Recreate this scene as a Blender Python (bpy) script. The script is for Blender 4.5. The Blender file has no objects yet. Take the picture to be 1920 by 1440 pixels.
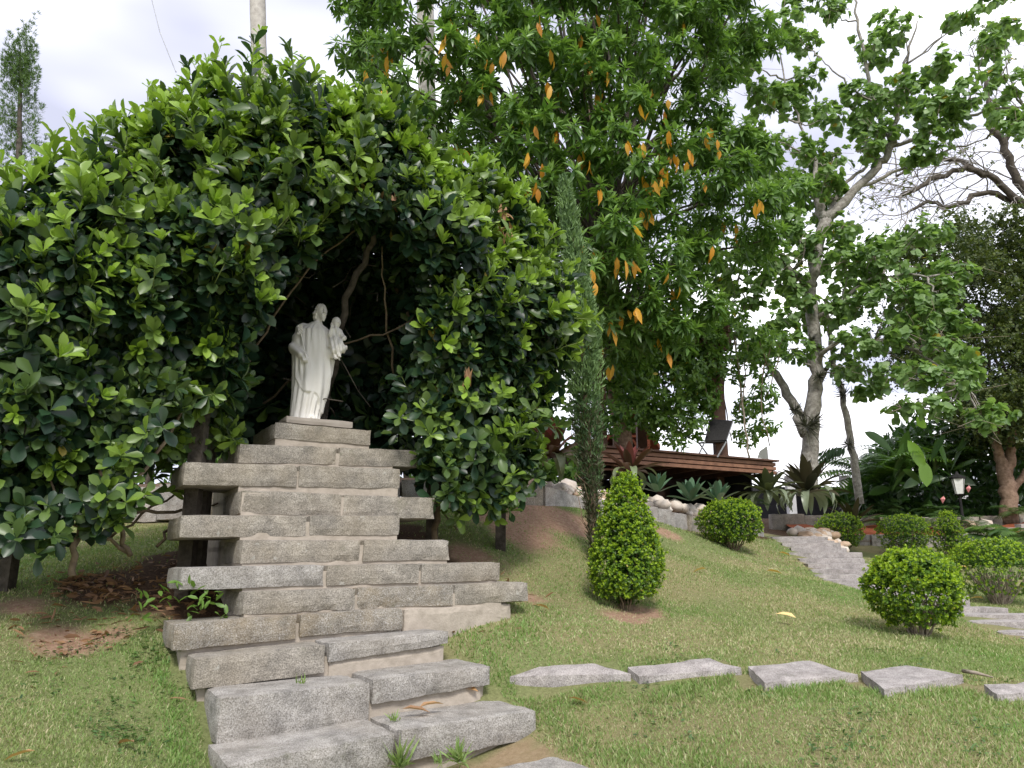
import bpy, math, random
import numpy as np
from mathutils import Matrix, Vector
rng = np.random.default_rng(7)
random.seed(7)
SC = bpy.context.scene
COL = SC.collection
R = math.radians

# ------------------------------------------------------------------ camera, sky, sun, exposure
F = 1440.0; YH = 1065.0; PITCH = math.atan((YH - 720) / F); ZE = 1.6
cam_d = bpy.data.cameras.new('camera'); cam = bpy.data.objects.new('camera', cam_d); COL.objects.link(cam)
cam.location = (0, 0, ZE); cam.rotation_euler = (R(90) + PITCH, 0, 0)
cam_d.sensor_width = 36.0; cam_d.lens = 36.0 * F / 1920.0; cam_d.clip_start = 0.05; cam_d.clip_end = 3000
SC.camera = cam

SUN_EL = R(48); SUN_AZ = R(172)          # azimuth clockwise from +Y : behind the camera
w = bpy.data.worlds.new('World'); SC.world = w; w.use_nodes = True
nt = w.node_tree; nt.nodes.clear()
out = nt.nodes.new('ShaderNodeOutputWorld'); bg = nt.nodes.new('ShaderNodeBackground'); bg.inputs['Strength'].default_value = 0.1
sky = nt.nodes.new('ShaderNodeTexSky'); sky.sky_type = 'NISHITA'; sky.sun_disc = False
sky.sun_elevation = SUN_EL; sky.sun_rotation = SUN_AZ
tc = nt.nodes.new('ShaderNodeTexCoord'); mp = nt.nodes.new('ShaderNodeMapping'); mp.inputs['Scale'].default_value = (1, 1, 2.2)
nz = nt.nodes.new('ShaderNodeTexNoise'); nz.inputs['Scale'].default_value = 2.1; nz.inputs['Detail'].default_value = 3.5; nz.inputs['Roughness'].default_value = 0.5
mp.inputs['Location'].default_value = (3.1, 0.6, 2.0)
cr = nt.nodes.new('ShaderNodeValToRGB')
cr.color_ramp.elements[0].position = 0.40; cr.color_ramp.elements[0].color = (0.30, 0.305, 0.375, 1)
cr.color_ramp.elements[1].position = 0.68; cr.color_ramp.elements[1].color = (1, 1, 1, 1)
e = cr.color_ramp.elements.new(0.53); e.color = (0.46, 0.465, 0.54, 1)
vm = nt.nodes.new('ShaderNodeVectorMath'); vm.operation = 'SCALE'; vm.inputs['Scale'].default_value = 12.0
mx = nt.nodes.new('ShaderNodeMix'); mx.data_type = 'RGBA'; mx.inputs[0].default_value = 0.90
L = nt.links.new
L(tc.outputs['Generated'], mp.inputs['Vector']); L(mp.outputs[0], nz.inputs['Vector']); L(nz.outputs[0], cr.inputs[0])
L(cr.outputs[0], vm.inputs[0]); L(sky.outputs[0], mx.inputs[6]); L(vm.outputs[0], mx.inputs[7]); L(mx.outputs[2], bg.inputs['Color']); L(bg.outputs[0], out.inputs[0])

sun_d = bpy.data.lights.new('sun', 'SUN'); sun_d.energy = 1.5; sun_d.angle = R(14); sun_d.color = (1, 0.96, 0.9)
sun = bpy.data.objects.new('sun', sun_d); COL.objects.link(sun)
sdir = Vector((math.sin(SUN_AZ) * math.cos(SUN_EL), math.cos(SUN_AZ) * math.cos(SUN_EL), math.sin(SUN_EL)))
sun.rotation_euler = sdir.to_track_quat('Z', 'Y').to_euler(); sun.location = (0, -5, 20)

SC.view_settings.view_transform = 'Standard'; SC.view_settings.look = 'None'
SC.view_settings.exposure = 1.12; SC.view_settings.gamma = 1.0; SC.view_settings.use_curve_mapping = False
SC.render.engine = 'CYCLES'
cy = SC.cycles
cy.max_bounces = 6; cy.diffuse_bounces = 3; cy.glossy_bounces = 2; cy.transmission_bounces = 4; cy.transparent_max_bounces = 6
cy.caustics_reflective = False; cy.caustics_refractive = False; cy.use_denoising = True

# ------------------------------------------------------------------ helpers
def ray(px, py):
    a = (px - 960) / F; b = (720 - py) / F
    return np.array([a, math.cos(PITCH) - b * math.sin(PITCH), math.sin(PITCH) + b * math.cos(PITCH)])
def at(px, py, Y):
    d = ray(px, py); return np.array([0, 0, ZE]) + d * (Y / d[1])
AST = R(31); U3 = np.array([math.cos(AST), math.sin(AST), 0]); V3 = np.array([-math.sin(AST), math.cos(AST), 0]); O3 = np.array([-1.241, 5.4, 0])
def st(u, v, z): return O3 + U3 * u + V3 * v + np.array([0, 0, z])

def unit(a): return a / np.maximum(np.linalg.norm(a, axis=-1, keepdims=True), 1e-9)
_H = rng.random((32, 32, 32))
def vnoise(p):
    p = np.asarray(p, float); i = np.floor(p).astype(int); f = p - i; f = f * f * (3 - 2 * f); r = 0
    for dx in (0, 1):
        for dy in (0, 1):
            for dz in (0, 1):
                wgt = (f[..., 0] if dx else 1 - f[..., 0]) * (f[..., 1] if dy else 1 - f[..., 1]) * (f[..., 2] if dz else 1 - f[..., 2])
                r = r + wgt * _H[(i[..., 0] + dx) % 32, (i[..., 1] + dy) % 32, (i[..., 2] + dz) % 32]
    return r * 2 - 1
def fbm(p, o=4):
    r = 0; a = 0.5
    p = np.asarray(p, float)
    for k in range(o): r = r + a * vnoise(p); p = p * 2.03 + 5.3; a *= 0.5
    return r

def mesh_np(name, V, T, tint=None, smooth=False):
    """fast mesh from vertex array and triangle array, optional per-vertex tint"""
    V = np.asarray(V, np.float32).reshape(-1, 3); T = np.asarray(T, np.int32).reshape(-1, 3)
    m = bpy.data.meshes.new(name); m.vertices.add(len(V)); m.vertices.foreach_set('co', V.ravel())
    m.loops.add(T.size); m.loops.foreach_set('vertex_index', T.ravel())
    m.polygons.add(len(T)); m.polygons.foreach_set('loop_start', np.arange(0, T.size, 3, dtype=np.int32))
    m.polygons.foreach_set('loop_total', np.full(len(T), 3, np.int32))
    if smooth: m.polygons.foreach_set('use_smooth', np.ones(len(T), bool))
    m.update(calc_edges=True)
    if tint is not None:
        a = m.attributes.new('tint', 'FLOAT_COLOR', 'POINT'); c = np.ones((len(V), 4), np.float32); c[:, :tint.shape[1]] = tint
        a.data.foreach_set('color', c.ravel())
    return m
def mesh_py(name, V, Fc, smooth=False):
    m = bpy.data.meshes.new(name); m.from_pydata([tuple(map(float, v)) for v in V], [], [tuple(int(i) for i in f) for f in Fc]); m.update()
    if smooth: m.polygons.foreach_set('use_smooth', np.ones(len(m.polygons), bool))
    return m
def add(name, me, mat, parent=None, kind=None):
    o = bpy.data.objects.new(name, me); COL.objects.link(o)
    if mat is not None and (len(me.materials) == 0): me.materials.append(mat)
    if parent is not None:
        o.parent = parent; o.location = tuple(-x for x in ROOTLOC.get(parent.name, (0, 0, 0)))
    if kind: o['kind'] = kind
    return o
ROOTLOC = {}
def thing(name, label, cat, loc, group=None):
    o = bpy.data.objects.new(name, None); COL.objects.link(o); o.location = tuple(map(float, loc)); o.empty_display_size = 0.1
    o['label'] = label; o['category'] = cat
    if group: o['group'] = group
    ROOTLOC[o.name] = tuple(map(float, loc))
    return o
def sub(o, parent):               # make o (built in world space) a child of a part
    o.parent = parent; o.location = (0, 0, 0)
    return o
def tag(o, label, cat, group=None):
    o['label'] = label; o['category'] = cat
    if group: o['group'] = group
    return o

class MB:
    def __init__(s): s.v = []; s.f = []
    def put(s, V, Fc):
        n = len(s.v); s.v += [tuple(map(float, v)) for v in V]; s.f += [tuple(int(i) + n for i in f) for f in Fc]; return s
    def box(s, c, sx, sy, sz, M=None):
        V = np.array([(x, y, z) for x in (-.5, .5) for y in (-.5, .5) for z in (-.5, .5)]) * (sx, sy, sz)
        if M is not None: V = V @ np.array(M).T
        return s.put(V + np.asarray(c), [(0, 1, 3, 2), (4, 6, 7, 5), (0, 4, 5, 1), (2, 3, 7, 6), (0, 2, 6, 4), (1, 5, 7, 3)])
    def bar(s, a, b, wd, ht):
        """rectangular bar from a to b"""
        a = np.asarray(a, float); b = np.asarray(b, float); d = unit(b - a); up = np.array([0, 0, 1.]) if abs(d[2]) < .9 else np.array([0, 1., 0])
        x = unit(np.cross(d, up)); y = np.cross(x, d)
        V = [p + x * i * wd / 2 + y * j * ht / 2 for p in (a, b) for i, j in ((-1, -1), (1, -1), (1, 1), (-1, 1))]
        return s.put(V, [(0, 1, 2, 3), (7, 6, 5, 4), (0, 4, 5, 1), (1, 5, 6, 2), (2, 6, 7, 3), (3, 7, 4, 0)])
    def tube(s, P, rad, n=7, rough=0.0):
        P = np.asarray(P, float); rad = np.broadcast_to(np.asarray(rad, float), (len(P),))
        V = []; prev = None
        for i in range(len(P)):
            t = unit(P[min(i + 1, len(P) - 1)] - P[max(i - 1, 0)])
            if prev is None: prev = unit(np.cross(t, np.array([0.3, 1, 0.2])))
            x = unit(prev - t * (prev @ t)); prev = x; y = np.cross(t, x)
            for k in range(n):
                a = 2 * math.pi * k / n; rr = rad[i] * (1 + rough * random.uniform(-1, 1))
                V.append(P[i] + (x * math.cos(a) + y * math.sin(a)) * rr)
        Fc = [(i * n + k, i * n + (k + 1) % n, (i + 1) * n + (k + 1) % n, (i + 1) * n + k) for i in range(len(P) - 1) for k in range(n)]
        Fc += [tuple(range(n - 1, -1, -1)), tuple((len(P) - 1) * n + k for k in range(n))]
        return s.put(V, Fc)
    def build(s, name, mat, parent=None, smooth=False, kind=None): return add(name, mesh_py(name, s.v, s.f, smooth), mat, parent, kind)

def smoothline(P, n=6):
    """Catmull-Rom resample of a polyline"""
    P = np.asarray(P, float); Q = np.vstack([2 * P[0] - P[1], P, 2 * P[-1] - P[-2]]); o = []
    for i in range(1, len(Q) - 2):
        for t in np.linspace(0, 1, n, endpoint=False):
            a, b, c, d = Q[i - 1], Q[i], Q[i + 1], Q[i + 2]
            o.append(.5 * (2 * b + (c - a) * t + (2 * a - 5 * b + 4 * c - d) * t * t + (3 * b - a - 3 * c + d) * t ** 3))
    o.append(P[-1]); return np.array(o)
def wobble(P, amp):
    P = np.array(P, float); P[1:-1] += rng.normal(0, amp, P[1:-1].shape); return P

# ------------------------------------------------------------------ materials
def newmat(name):
    m = bpy.data.materials.new(name); m.use_nodes = True; n = m.node_tree; n.nodes.clear()
    o = n.nodes.new('ShaderNodeOutputMaterial'); b = n.nodes.new('ShaderNodeBsdfPrincipled'); n.links.new(b.outputs[0], o.inputs[0])
    return m, n, b, o
def noise_node(n, scale, detail=4, rough=.6, vec=None):
    t = n.nodes.new('ShaderNodeTexNoise'); t.inputs['Scale'].default_value = scale; t.inputs['Detail'].default_value = detail; t.inputs['Roughness'].default_value = rough
    if vec is None:
        g = n.nodes.new('ShaderNodeNewGeometry'); vec = g.outputs['Position']
    n.links.new(vec, t.inputs['Vector']); return t
def ramp(n, src, stops):
    r = n.nodes.new('ShaderNodeValToRGB'); el = r.color_ramp.elements
    el[0].position = stops[0][0]; el[0].color = (*stops[0][1], 1); el[1].position = stops[-1][0]; el[1].color = (*stops[-1][1], 1)
    for p, c in stops[1:-1]: q = el.new(p); q.color = (*c, 1)
    n.links.new(src, r.inputs[0]); return r.outputs[0]
def mix(n, fac, a, b, mode='MIX'):
    m = n.nodes.new('ShaderNodeMix'); m.data_type = 'RGBA'; m.blend_type = mode
    for s, i in ((fac, 0), (a, 6), (b, 7)):
        if isinstance(s, (int, float)): m.inputs[i].default_value = s
        elif isinstance(s, tuple): m.inputs[i].default_value = (*s, 1)
        else: n.links.new(s, m.inputs[i])
    return m.outputs[2]
def bump(n, b, h, strength=.4, dist=.01):
    k = n.nodes.new('ShaderNodeBump'); k.inputs['Strength'].default_value = strength; k.inputs['Distance'].default_value = dist
    n.links.new(h, k.inputs['Height']); n.links.new(k.outputs[0], b.inputs['Normal'])

def leafmat(name, dark, mid, young, odd=(.35, .28, .03), trans=.28, rough=.38, tr_gain=1.6):
    m, n, b, o = newmat(name)
    a = n.nodes.new('ShaderNodeAttribute'); a.attribute_name = 'tint'; s = n.nodes.new('ShaderNodeSeparateColor'); n.links.new(a.outputs['Color'], s.inputs[0])
    c = mix(n, s.outputs[0], dark, mid); c = mix(n, s.outputs[1], c, young); c = mix(n, s.outputs[2], c, odd)
    n.links.new(c, b.inputs['Base Color']); b.inputs['Roughness'].default_value = rough; b.inputs['Specular IOR Level'].default_value = .45
    t = n.nodes.new('ShaderNodeBsdfTranslucent'); g = n.nodes.new('ShaderNodeVectorMath'); g.operation = 'MULTIPLY'; g.inputs[1].default_value = (tr_gain * 1.05, tr_gain * 1.1, tr_gain * .55)
    n.links.new(c, g.inputs[0]); n.links.new(g.outputs[0], t.inputs['Color'])
    x = n.nodes.new('ShaderNodeMixShader'); x.inputs[0].default_value = trans
    n.links.new(b.outputs[0], x.inputs[1]); n.links.new(t.outputs[0], x.inputs[2]); n.links.new(x.outputs[0], o.inputs[0])
    return m
def plain(name, c1, c2, scale=6, rough=.8, bs=.3, bd=.01, bscale=None, spec=.3):
    m, n, b, o = newmat(name); t = noise_node(n, scale, 5); c = ramp(n, t.outputs[0], [(.3, c1), (.7, c2)])
    n.links.new(c, b.inputs['Base Color']); b.inputs['Roughness'].default_value = rough; b.inputs['Specular IOR Level'].default_value = spec
    if bs: bump(n, b, noise_node(n, bscale or scale * 4, 6).outputs[0], bs, bd)
    return m

def granite(name, base=(.30, .29, .27), warm=(.30, .25, .18), warmth=.35, light=(.52, .51, .50)):
    m, n, b, o = newmat(name)
    sp = noise_node(n, 140, 3, .7); c = ramp(n, sp.outputs[0], [(.32, tuple(x * .42 for x in base)), (.5, base), (.68, light)])
    md = noise_node(n, 9, 5, .65); c = mix(n, .75, c, ramp(n, md.outputs[0], [(.28, (.42, .41, .40)), (.72, (1.25, 1.23, 1.2))]), 'MULTIPLY')
    lg = noise_node(n, 2.3, 4, .6); f = ramp(n, lg.outputs[0], [(.42, (0, 0, 0)), (.68, (1, 1, 1))])
    fw = n.nodes.new('ShaderNodeMath'); fw.operation = 'MULTIPLY'; fw.inputs[1].default_value = warmth; n.links.new(f, fw.inputs[0])
    c = mix(n, fw.outputs[0], c, mix(n, .6, c, warm))
    st_ = noise_node(n, 4.1, 6, .7); c = mix(n, ramp(n, st_.outputs[0], [(.54, (0, 0, 0)), (.75, (.6, .6, .6))]), c, (.105, .10, .08))
    ms = noise_node(n, 6.3, 6, .72); c = mix(n, ramp(n, ms.outputs[0], [(.60, (0, 0, 0)), (.76, (.45, .45, .45))]), c, (.12, .13, .06))
    lc_ = noise_node(n, 13, 4, .6); c = mix(n, ramp(n, lc_.outputs[0], [(.66, (0, 0, 0)), (.72, (.5, .5, .5))]), c, (.52, .51, .46))
    n.links.new(c, b.inputs['Base Color']); b.inputs['Roughness'].default_value = .88; b.inputs['Specular IOR Level'].default_value = .25
    h1 = noise_node(n, 60, 6, .7); h2 = noise_node(n, 22, 4, .6)
    ad = n.nodes.new('ShaderNodeMath'); ad.operation = 'ADD'; n.links.new(h1.outputs[0], ad.inputs[0]); n.links.new(h2.outputs[0], ad.inputs[1])
    bump(n, b, ad.outputs[0], .75, .012)
    return m
M_GRAN = granite('granite', (.335, .31, .27), warm=(.32, .26, .17), warmth=.55, light=(.52, .48, .42))
M_GRANL = granite('granite_light', (.37, .352, .325), warmth=.35, light=(.56, .545, .53))
M_GRANS = granite('granite_stained', (.31, .28, .23), warm=(.34, .24, .11), warmth=.8)
M_SLAB = granite('slab_stone', (.42, .39, .375), warm=(.38, .32, .29), warmth=.35, light=(.56, .53, .52))
M_MORT = plain('mortar', (.34, .295, .24), (.48, .42, .35), 14, .95, .5, .008, 70)
M_PLINTH = plain('plinth_concrete', (.30, .265, .225), (.37, .33, .29), 8, .9, .25, .004, 120)
M_KERB = granite('kerb_stone', (.42, .40, .38), warm=(.45, .33, .24), warmth=.5, light=(.58, .56, .54))
M_PEB = plain('pebble', (.55, .46, .38), (.72, .66, .58), 5, .75, .3, .006, 30)
M_PEB2 = plain('pebble_ochre', (.45, .30, .19), (.60, .46, .34), 6, .8, .3, .006, 30)
M_BARK = plain('bark_grey', (.16, .14, .12), (.42, .40, .36), 16, .95, .8, .02, 34)
M_BARKB = plain('bark_brown', (.16, .10, .065), (.36, .25, .18), 14, .95, .9, .02, 40)
M_BARKD = plain('bark_dark', (.045, .038, .03), (.13, .11, .09), 14, .95, .7, .02, 40)
M_PALM = plain('palm_bark', (.36, .33, .30), (.58, .55, .50), 9, .9, .5, .01, 40)
M_STEM = plain('vine_stem', (.10, .075, .05), (.22, .17, .11), 20, .9, .5, .006, 60)
M_STEMG = plain('green_stem', (.12, .17, .05), (.2, .25, .08), 20, .7, 0)
M_TWIG = plain('dry_twig', (.20, .16, .12), (.42, .36, .29), 25, .95, 0)
M_WOOD = plain('deck_wood', (.155, .072, .042), (.28, .14, .082), 9, .6, .25, .004, 50, .4)
M_WOODD = plain('post_wood', (.075, .04, .028), (.14, .075, .05), 8, .7, .25, .004, 50)
M_RED = plain('red_wood', (.30, .085, .045), (.42, .13, .07), 8, .6, .2, .004, 50)
M_BLACK = plain('black_mesh', (.012, .011, .011), (.03, .028, .027), 40, .7, 0)
M_STEEL = plain('grey_steel', (.30, .31, .33), (.42, .43, .45), 10, .4, 0)
M_WHITE = plain('white_roof', (.86, .86, .88), (.92, .92, .93), 1.5, .6, 0)
M_DARKW = plain('shed_dark', (.025, .026, .03), (.05, .05, .055), 2, .8, 0)  # near-black; also used as painted shade beneath the deck
M_COLU = plain('shed_column', (.50, .50, .50), (.62, .62, .61), 4, .8, 0)
M_GLASSW = plain('lantern_glass', (.75, .75, .72), (.85, .85, .82), 8, .25, 0)
def marble():
    m, n, b, o = newmat('statue_marble'); g_ = n.nodes.new('ShaderNodeNewGeometry'); mpn = n.nodes.new('ShaderNodeMapping'); mpn.inputs['Scale'].default_value = (34, 34, 3.5); n.links.new(g_.outputs['Position'], mpn.inputs['Vector'])
    c = ramp(n, noise_node(n, 7, 5).outputs[0], [(.3, (.85, .82, .755)), (.7, (.90, .88, .83))])
    c = mix(n, ramp(n, noise_node(n, 1.0, 5, .65, mpn.outputs[0]).outputs[0], [(.56, (0, 0, 0)), (.75, (.4, .4, .4))]), c, (.42, .36, .27))
    n.links.new(c, b.inputs['Base Color']); b.inputs['Roughness'].default_value = .65; bump(n, b, noise_node(n, 70, 5).outputs[0], .15, .003); return m
M_PLAST = marble()
M_PINK = plain('pink_petal', (.75, .25, .25), (.85, .40, .38), 30, .5, 0)
M_DRYLEAF = leafmat('dry_leaf', (.16, .085, .045), (.36, .21, .12), (.5, .3, .15), trans=.2, rough=.7)
M_YLEAF = leafmat('yellow_leaf', (.50, .19, .02), (.74, .36, .03), (.80, .52, .08), trans=.35, rough=.5)
M_FALLEN = leafmat('fallen_leaf', (.75, .36, .03), (.85, .50, .10), (.8, .62, .3), trans=.1, rough=.6)
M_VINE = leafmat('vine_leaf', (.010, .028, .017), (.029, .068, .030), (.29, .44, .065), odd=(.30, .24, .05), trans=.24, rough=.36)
M_ORT = leafmat('tree_leaf', (.042, .096, .022), (.115, .22, .048), (.24, .39, .09), trans=.30, rough=.36)
M_HEART = leafmat('heart_leaf', (.075, .14, .05), (.165, .28, .095), (.29, .43, .14), trans=.35, rough=.45)
M_FINE = leafmat('fine_leaf', (.024, .048, .014), (.065, .105, .028), (.19, .22, .045), trans=.25, rough=.5)
M_BOX = leafmat('boxwood_leaf', (.034, .085, .012), (.12, .235, .024), (.40, .54, .04), trans=.28, rough=.4)
M_CYP = leafmat('cypress_leaf', (.05, .10, .04), (.13, .225, .085), (.24, .37, .13), odd=(.09, .07, .045), trans=.15, rough=.6)
M_CON = leafmat('conifer_leaf', (.04, .08, .03), (.09, .16, .05), (.17, .28, .08), trans=.2, rough=.55)
M_PERG = leafmat('climber_leaf', (.032, .078, .02), (.10, .20, .042), (.25, .40, .075), trans=.35, rough=.42)
M_BROAD = leafmat('broad_leaf', (.018, .050, .016), (.045, .105, .028), (.20, .36, .03), trans=.3, rough=.3)
M_FERN = leafmat('fern_leaf', (.025, .065, .022), (.075, .15, .045), (.18, .30, .07), trans=.28, rough=.42)
M_AGAVE = leafmat('agave_leaf', (.06, .13, .075), (.12, .22, .13), (.2, .32, .18), trans=.06, rough=.4)
M_BROMR = leafmat('bromeliad_red', (.060, .035, .022), (.11, .05, .03), (.17, .04, .035), odd=(.2, .26, .14), trans=.12, rough=.38)
M_BROMG = leafmat('bromeliad_green', (.045, .060, .025), (.085, .105, .045), (.18, .22, .10), odd=(.26, .31, .21), trans=.12, rough=.35)
M_BROMD = leafmat('bromeliad_dark', (.025, .024, .016), (.060, .050, .026), (.10, .09, .04), odd=(.24, .29, .19), trans=.1, rough=.35)
M_GRASS = leafmat('grass_blade', (.14, .215, .055), (.27, .37, .11), (.56, .50, .31), odd=(.145, .32, .055), trans=.25, rough=.55, tr_gain=1.3)

def ground_mat():
    m, n, b, o = newmat('lawn_soil')
    a = n.nodes.new('ShaderNodeAttribute'); a.attribute_name = 'tint'; s = n.nodes.new('ShaderNodeSeparateColor'); n.links.new(a.outputs['Color'], s.inputs[0])
    t = noise_node(n, 45, 5, .7); g = ramp(n, t.outputs[0], [(.3, (.12, .14, .055)), (.7, (.25, .28, .115))])
    sw = ramp(n, noise_node(n, 60, 5, .75).outputs[0], [(.3, (.19, .145, .075)), (.7, (.40, .33, .19))])
    so = ramp(n, noise_node(n, 24, 6, .7).outputs[0], [(.25, (.22, .13, .08)), (.55, (.36, .235, .16)), (.8, (.50, .37, .27))])
    lt = ramp(n, noise_node(n, 55, 6, .8).outputs[0], [(.3, (.03, .02, .013)), (.55, (.10, .06, .035)), (.72, (.26, .17, .10))])
    c = mix(n, s.outputs[0], g, sw); c = mix(n, s.outputs[1], c, so); c = mix(n, s.outputs[2], c, lt)
    n.links.new(c, b.inputs['Base Color']); b.inputs['Roughness'].default_value = .95; b.inputs['Specular IOR Level'].default_value = .1
    bump(n, b, noise_node(n, 55, 6, .75).outputs[0], .8, .02)
    return m
M_GROUND = ground_mat()

# ------------------------------------------------------------------ terrain
CP = [(200,1440,3.6),(365,1440,4.12),(362,1385,4.38),(352,1330,4.55),(328,1245,4.92),(290,1200,5.2),(100,1230,4.9),(0,1230,4.6),(100,1350,4.0),(0,1350,3.8),(100,1440,3.4),
 (0,1100,5.6),(150,1100,5.8),(60,1050,7),(30,980,9),(200,1010,8),(860,1190,5.7),(950,1130,6.3),(940,1290,5.2),(1035,1340,5.15),(1022,1388,4.75),(1040,1435,4.35),(1140,1440,4.05),
 (1500,1440,3.5),(1900,1440,3.3),(1500,1330,4.1),(1850,1350,3.8),(1060,1295,4.9),(1280,1285,4.8),(1500,1280,4.75),(1720,1292,4.5),(1880,1320,4.2),(1080,1238,5.4),(1300,1230,5.4),(1750,1240,5.2),
 (1175,1150,7),(1725,1190,6.5),(1400,1150,7.2),(1500,1080,9),(1300,1050,9.5),(1250,985,10.5),(1100,1000,8.8),(1040,950,9),(950,1000,8),(900,1060,7.2),(1375,1032,11),(1450,1060,10.5),
 (1620,1112,9.3),(1580,1035,15),(1700,1040,15),(1785,1040,15),(1880,1130,9.5),(1800,1080,12),(1700,1090,11),(1920,1210,6.8),(1850,1165,7.6),(1450,1010,13.2),(1640,985,18),(1900,985,18)]
cw = [at(*c) for c in CP]
cw += [np.array(p) for p in [(0,0,.05),(-3,.5,.25),(3,.5,.2),(0,2,.42),(-2.5,2.2,.55),(2.5,2.2,.5),(5,3,.75),(6,5,.95),(8,7,1.1),(-5,4,1.15),(-6,7,1.8),
  (-4.5,9.5,2.2),(-1.5,9.3,2.25),(-2.6,7.3,1.95),(-.6,7.6,1.95),(.8,9.4,2.3),(-8,12,2.4),(0,12,2.55),(3,14.5,2.5),(0,18,2.8),(6,20,2.85),(12,18,2.85),(10,12,1.9),(-8,20,2.8),(12,9,1.4),(12,24,2.9),(0,24,2.9)]]
cw += [st(a, b, c) for a, b, c in [(-.8,-1.5,.50),(0,-1.5,.42),(.7,-1.7,.46),(1.15,-1.6,.60),(-.6,-1.0,.55),(0,-1.0,.55),(.5,-1.0,.6),(0,-.6,.75),(-.5,-.3,.9),(.4,-.3,.95),(0,.1,1.1),(.5,.5,1.3),(-.4,.6,1.35),(0,1.2,1.6),(0,-2.2,.3),(-.9,.4,1.35),(-.8,0,1.2)]]
cw = np.array(cw)
def _phi(r): return np.where(r > 0, r * r * np.log(np.maximum(r, 1e-9)), 0)
_n = len(cw); _D = np.linalg.norm(cw[:, None, :2] - cw[None, :, :2], axis=-1)
_A = np.zeros((_n + 3, _n + 3)); _A[:_n, :_n] = _phi(_D) + np.eye(_n) * .35; _A[:_n, _n] = 1; _A[:_n, _n + 1:] = cw[:, :2]; _A[_n:, :_n] = _A[:_n, _n:].T
_W = np.linalg.solve(_A, np.concatenate([cw[:, 2], np.zeros(3)]))
def height(x, y):
    x = np.asarray(x, float); y = np.asarray(y, float); shp = x.shape; q = np.stack([x.ravel(), y.ravel()], 1)
    cx_ = np.clip(q[:, 0], -9, 13); cy_ = np.clip(q[:, 1], -1, 25); qc = np.stack([cx_, cy_], 1); z = np.zeros(len(q))
    for i in range(0, len(q), 20000):
        r = np.linalg.norm(qc[i:i + 20000, None] - cw[None, :, :2], axis=-1); z[i:i + 20000] = _phi(r) @ _W[:_n] + _W[_n] + qc[i:i + 20000] @ _W[_n + 1:]
    z += .012 * vnoise(np.stack([q[:, 0] * 2.3, q[:, 1] * 2.3, np.zeros(len(q))], 1)) + .006 * vnoise(np.stack([q[:, 0] * 7, q[:, 1] * 7, np.ones(len(q))], 1))
    return z.reshape(shp)
def hz(x, y): return float(height(np.array([x]), np.array([y]))[0])
def hit(px, py, off=0.):
    d = ray(px, py); ts = np.linspace(2.5, 26, 2400); P = np.array([0, 0, ZE]) + ts[:, None] * d
    b = P[:, 2] < height(P[:, 0], P[:, 1]) + off; i = int(np.argmax(b)) if b.any() else 2399
    return P[i]
def ground(px, Y):
    """point on the ground in image column px at distance Y"""
    py = 1100.
    for _ in range(4):
        p = at(px, py, Y); z = hz(p[0], p[1]); q = (z - ZE) / Y; py = 720 + F * math.tan(PITCH - math.atan(q))
    p = at(px, py, Y); p[2] = hz(p[0], p[1]); return p

def gauss(x, y, cx, cy, s): return np.exp(-((x - cx) ** 2 + (y - cy) ** 2) / (2 * s * s))
SOIL = [(120,1205,.20),(45,1140,.13),(1010,965,.42),(960,985,.35),(1080,985,.3),(1175,1160,.17),(1200,1150,.15),(990,1120,.14),(300,1140,.1),(870,1045,.2),(1250,1000,.16),(215,1190,.12)]
SOILW = [(hit(a, b), s) for a, b, s in SOIL]
LITTER = [(270,1085,.30),(200,1110,.2),(310,1120,.18),(150,1095,.12)]
LITW = [(hit(a, b), s) for a, b, s in LITTER]
def cover(x, y):
    p = np.stack([x, y, np.zeros_like(x)], -1)
    straw = np.clip((fbm(p * 1.15 + 3, 4) + .22 + .05 * vnoise(p * 9)) * 2.2, 0, 1)
    straw = np.maximum(straw * .62, 0)
    soil = np.zeros_like(x)
    for c, s in SOILW: soil = np.maximum(soil, 1.25 * gauss(x, y, c[0], c[1], s))
    soil = np.clip((soil + .5 * fbm(p * 3.1, 4) - .42) * 2.6, 0, 1)
    u = (x - O3[0]) * U3[0] + (y - O3[1]) * U3[1]; v = (x - O3[0]) * V3[0] + (y - O3[1]) * V3[1]
    soil = np.maximum(soil, ((u > -.1) & (u < .86) & (v > -2.) & (v < -1.2)) * .6)
    lit = np.zeros_like(x)
    for c, s in LITW: lit = np.maximum(lit, 1.3 * gauss(x, y, c[0], c[1], s))
    u = (x - O3[0]) * U3[0] + (y - O3[1]) * U3[1]; v = (x - O3[0]) * V3[0] + (y - O3[1]) * V3[1]
    lit = np.maximum(lit, ((u > -1.0) & (u < 1.5) & (v > .3) & (v < 1.9)) * 1.1)          # bare earth under the arbor
    lit = np.maximum(lit, ((y > 10.2) & (x > 1.2) & (x < 4.4) & (y > 9.2 + .9 * x)) * 1.2)
    lit = np.maximum(lit, (y > 16.2) * 1.1)
    lit = np.clip((lit + .4 * fbm(p * 2.7 + 9, 4) - .4) * 2.6, 0, 1)
    return straw, soil, lit

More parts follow.
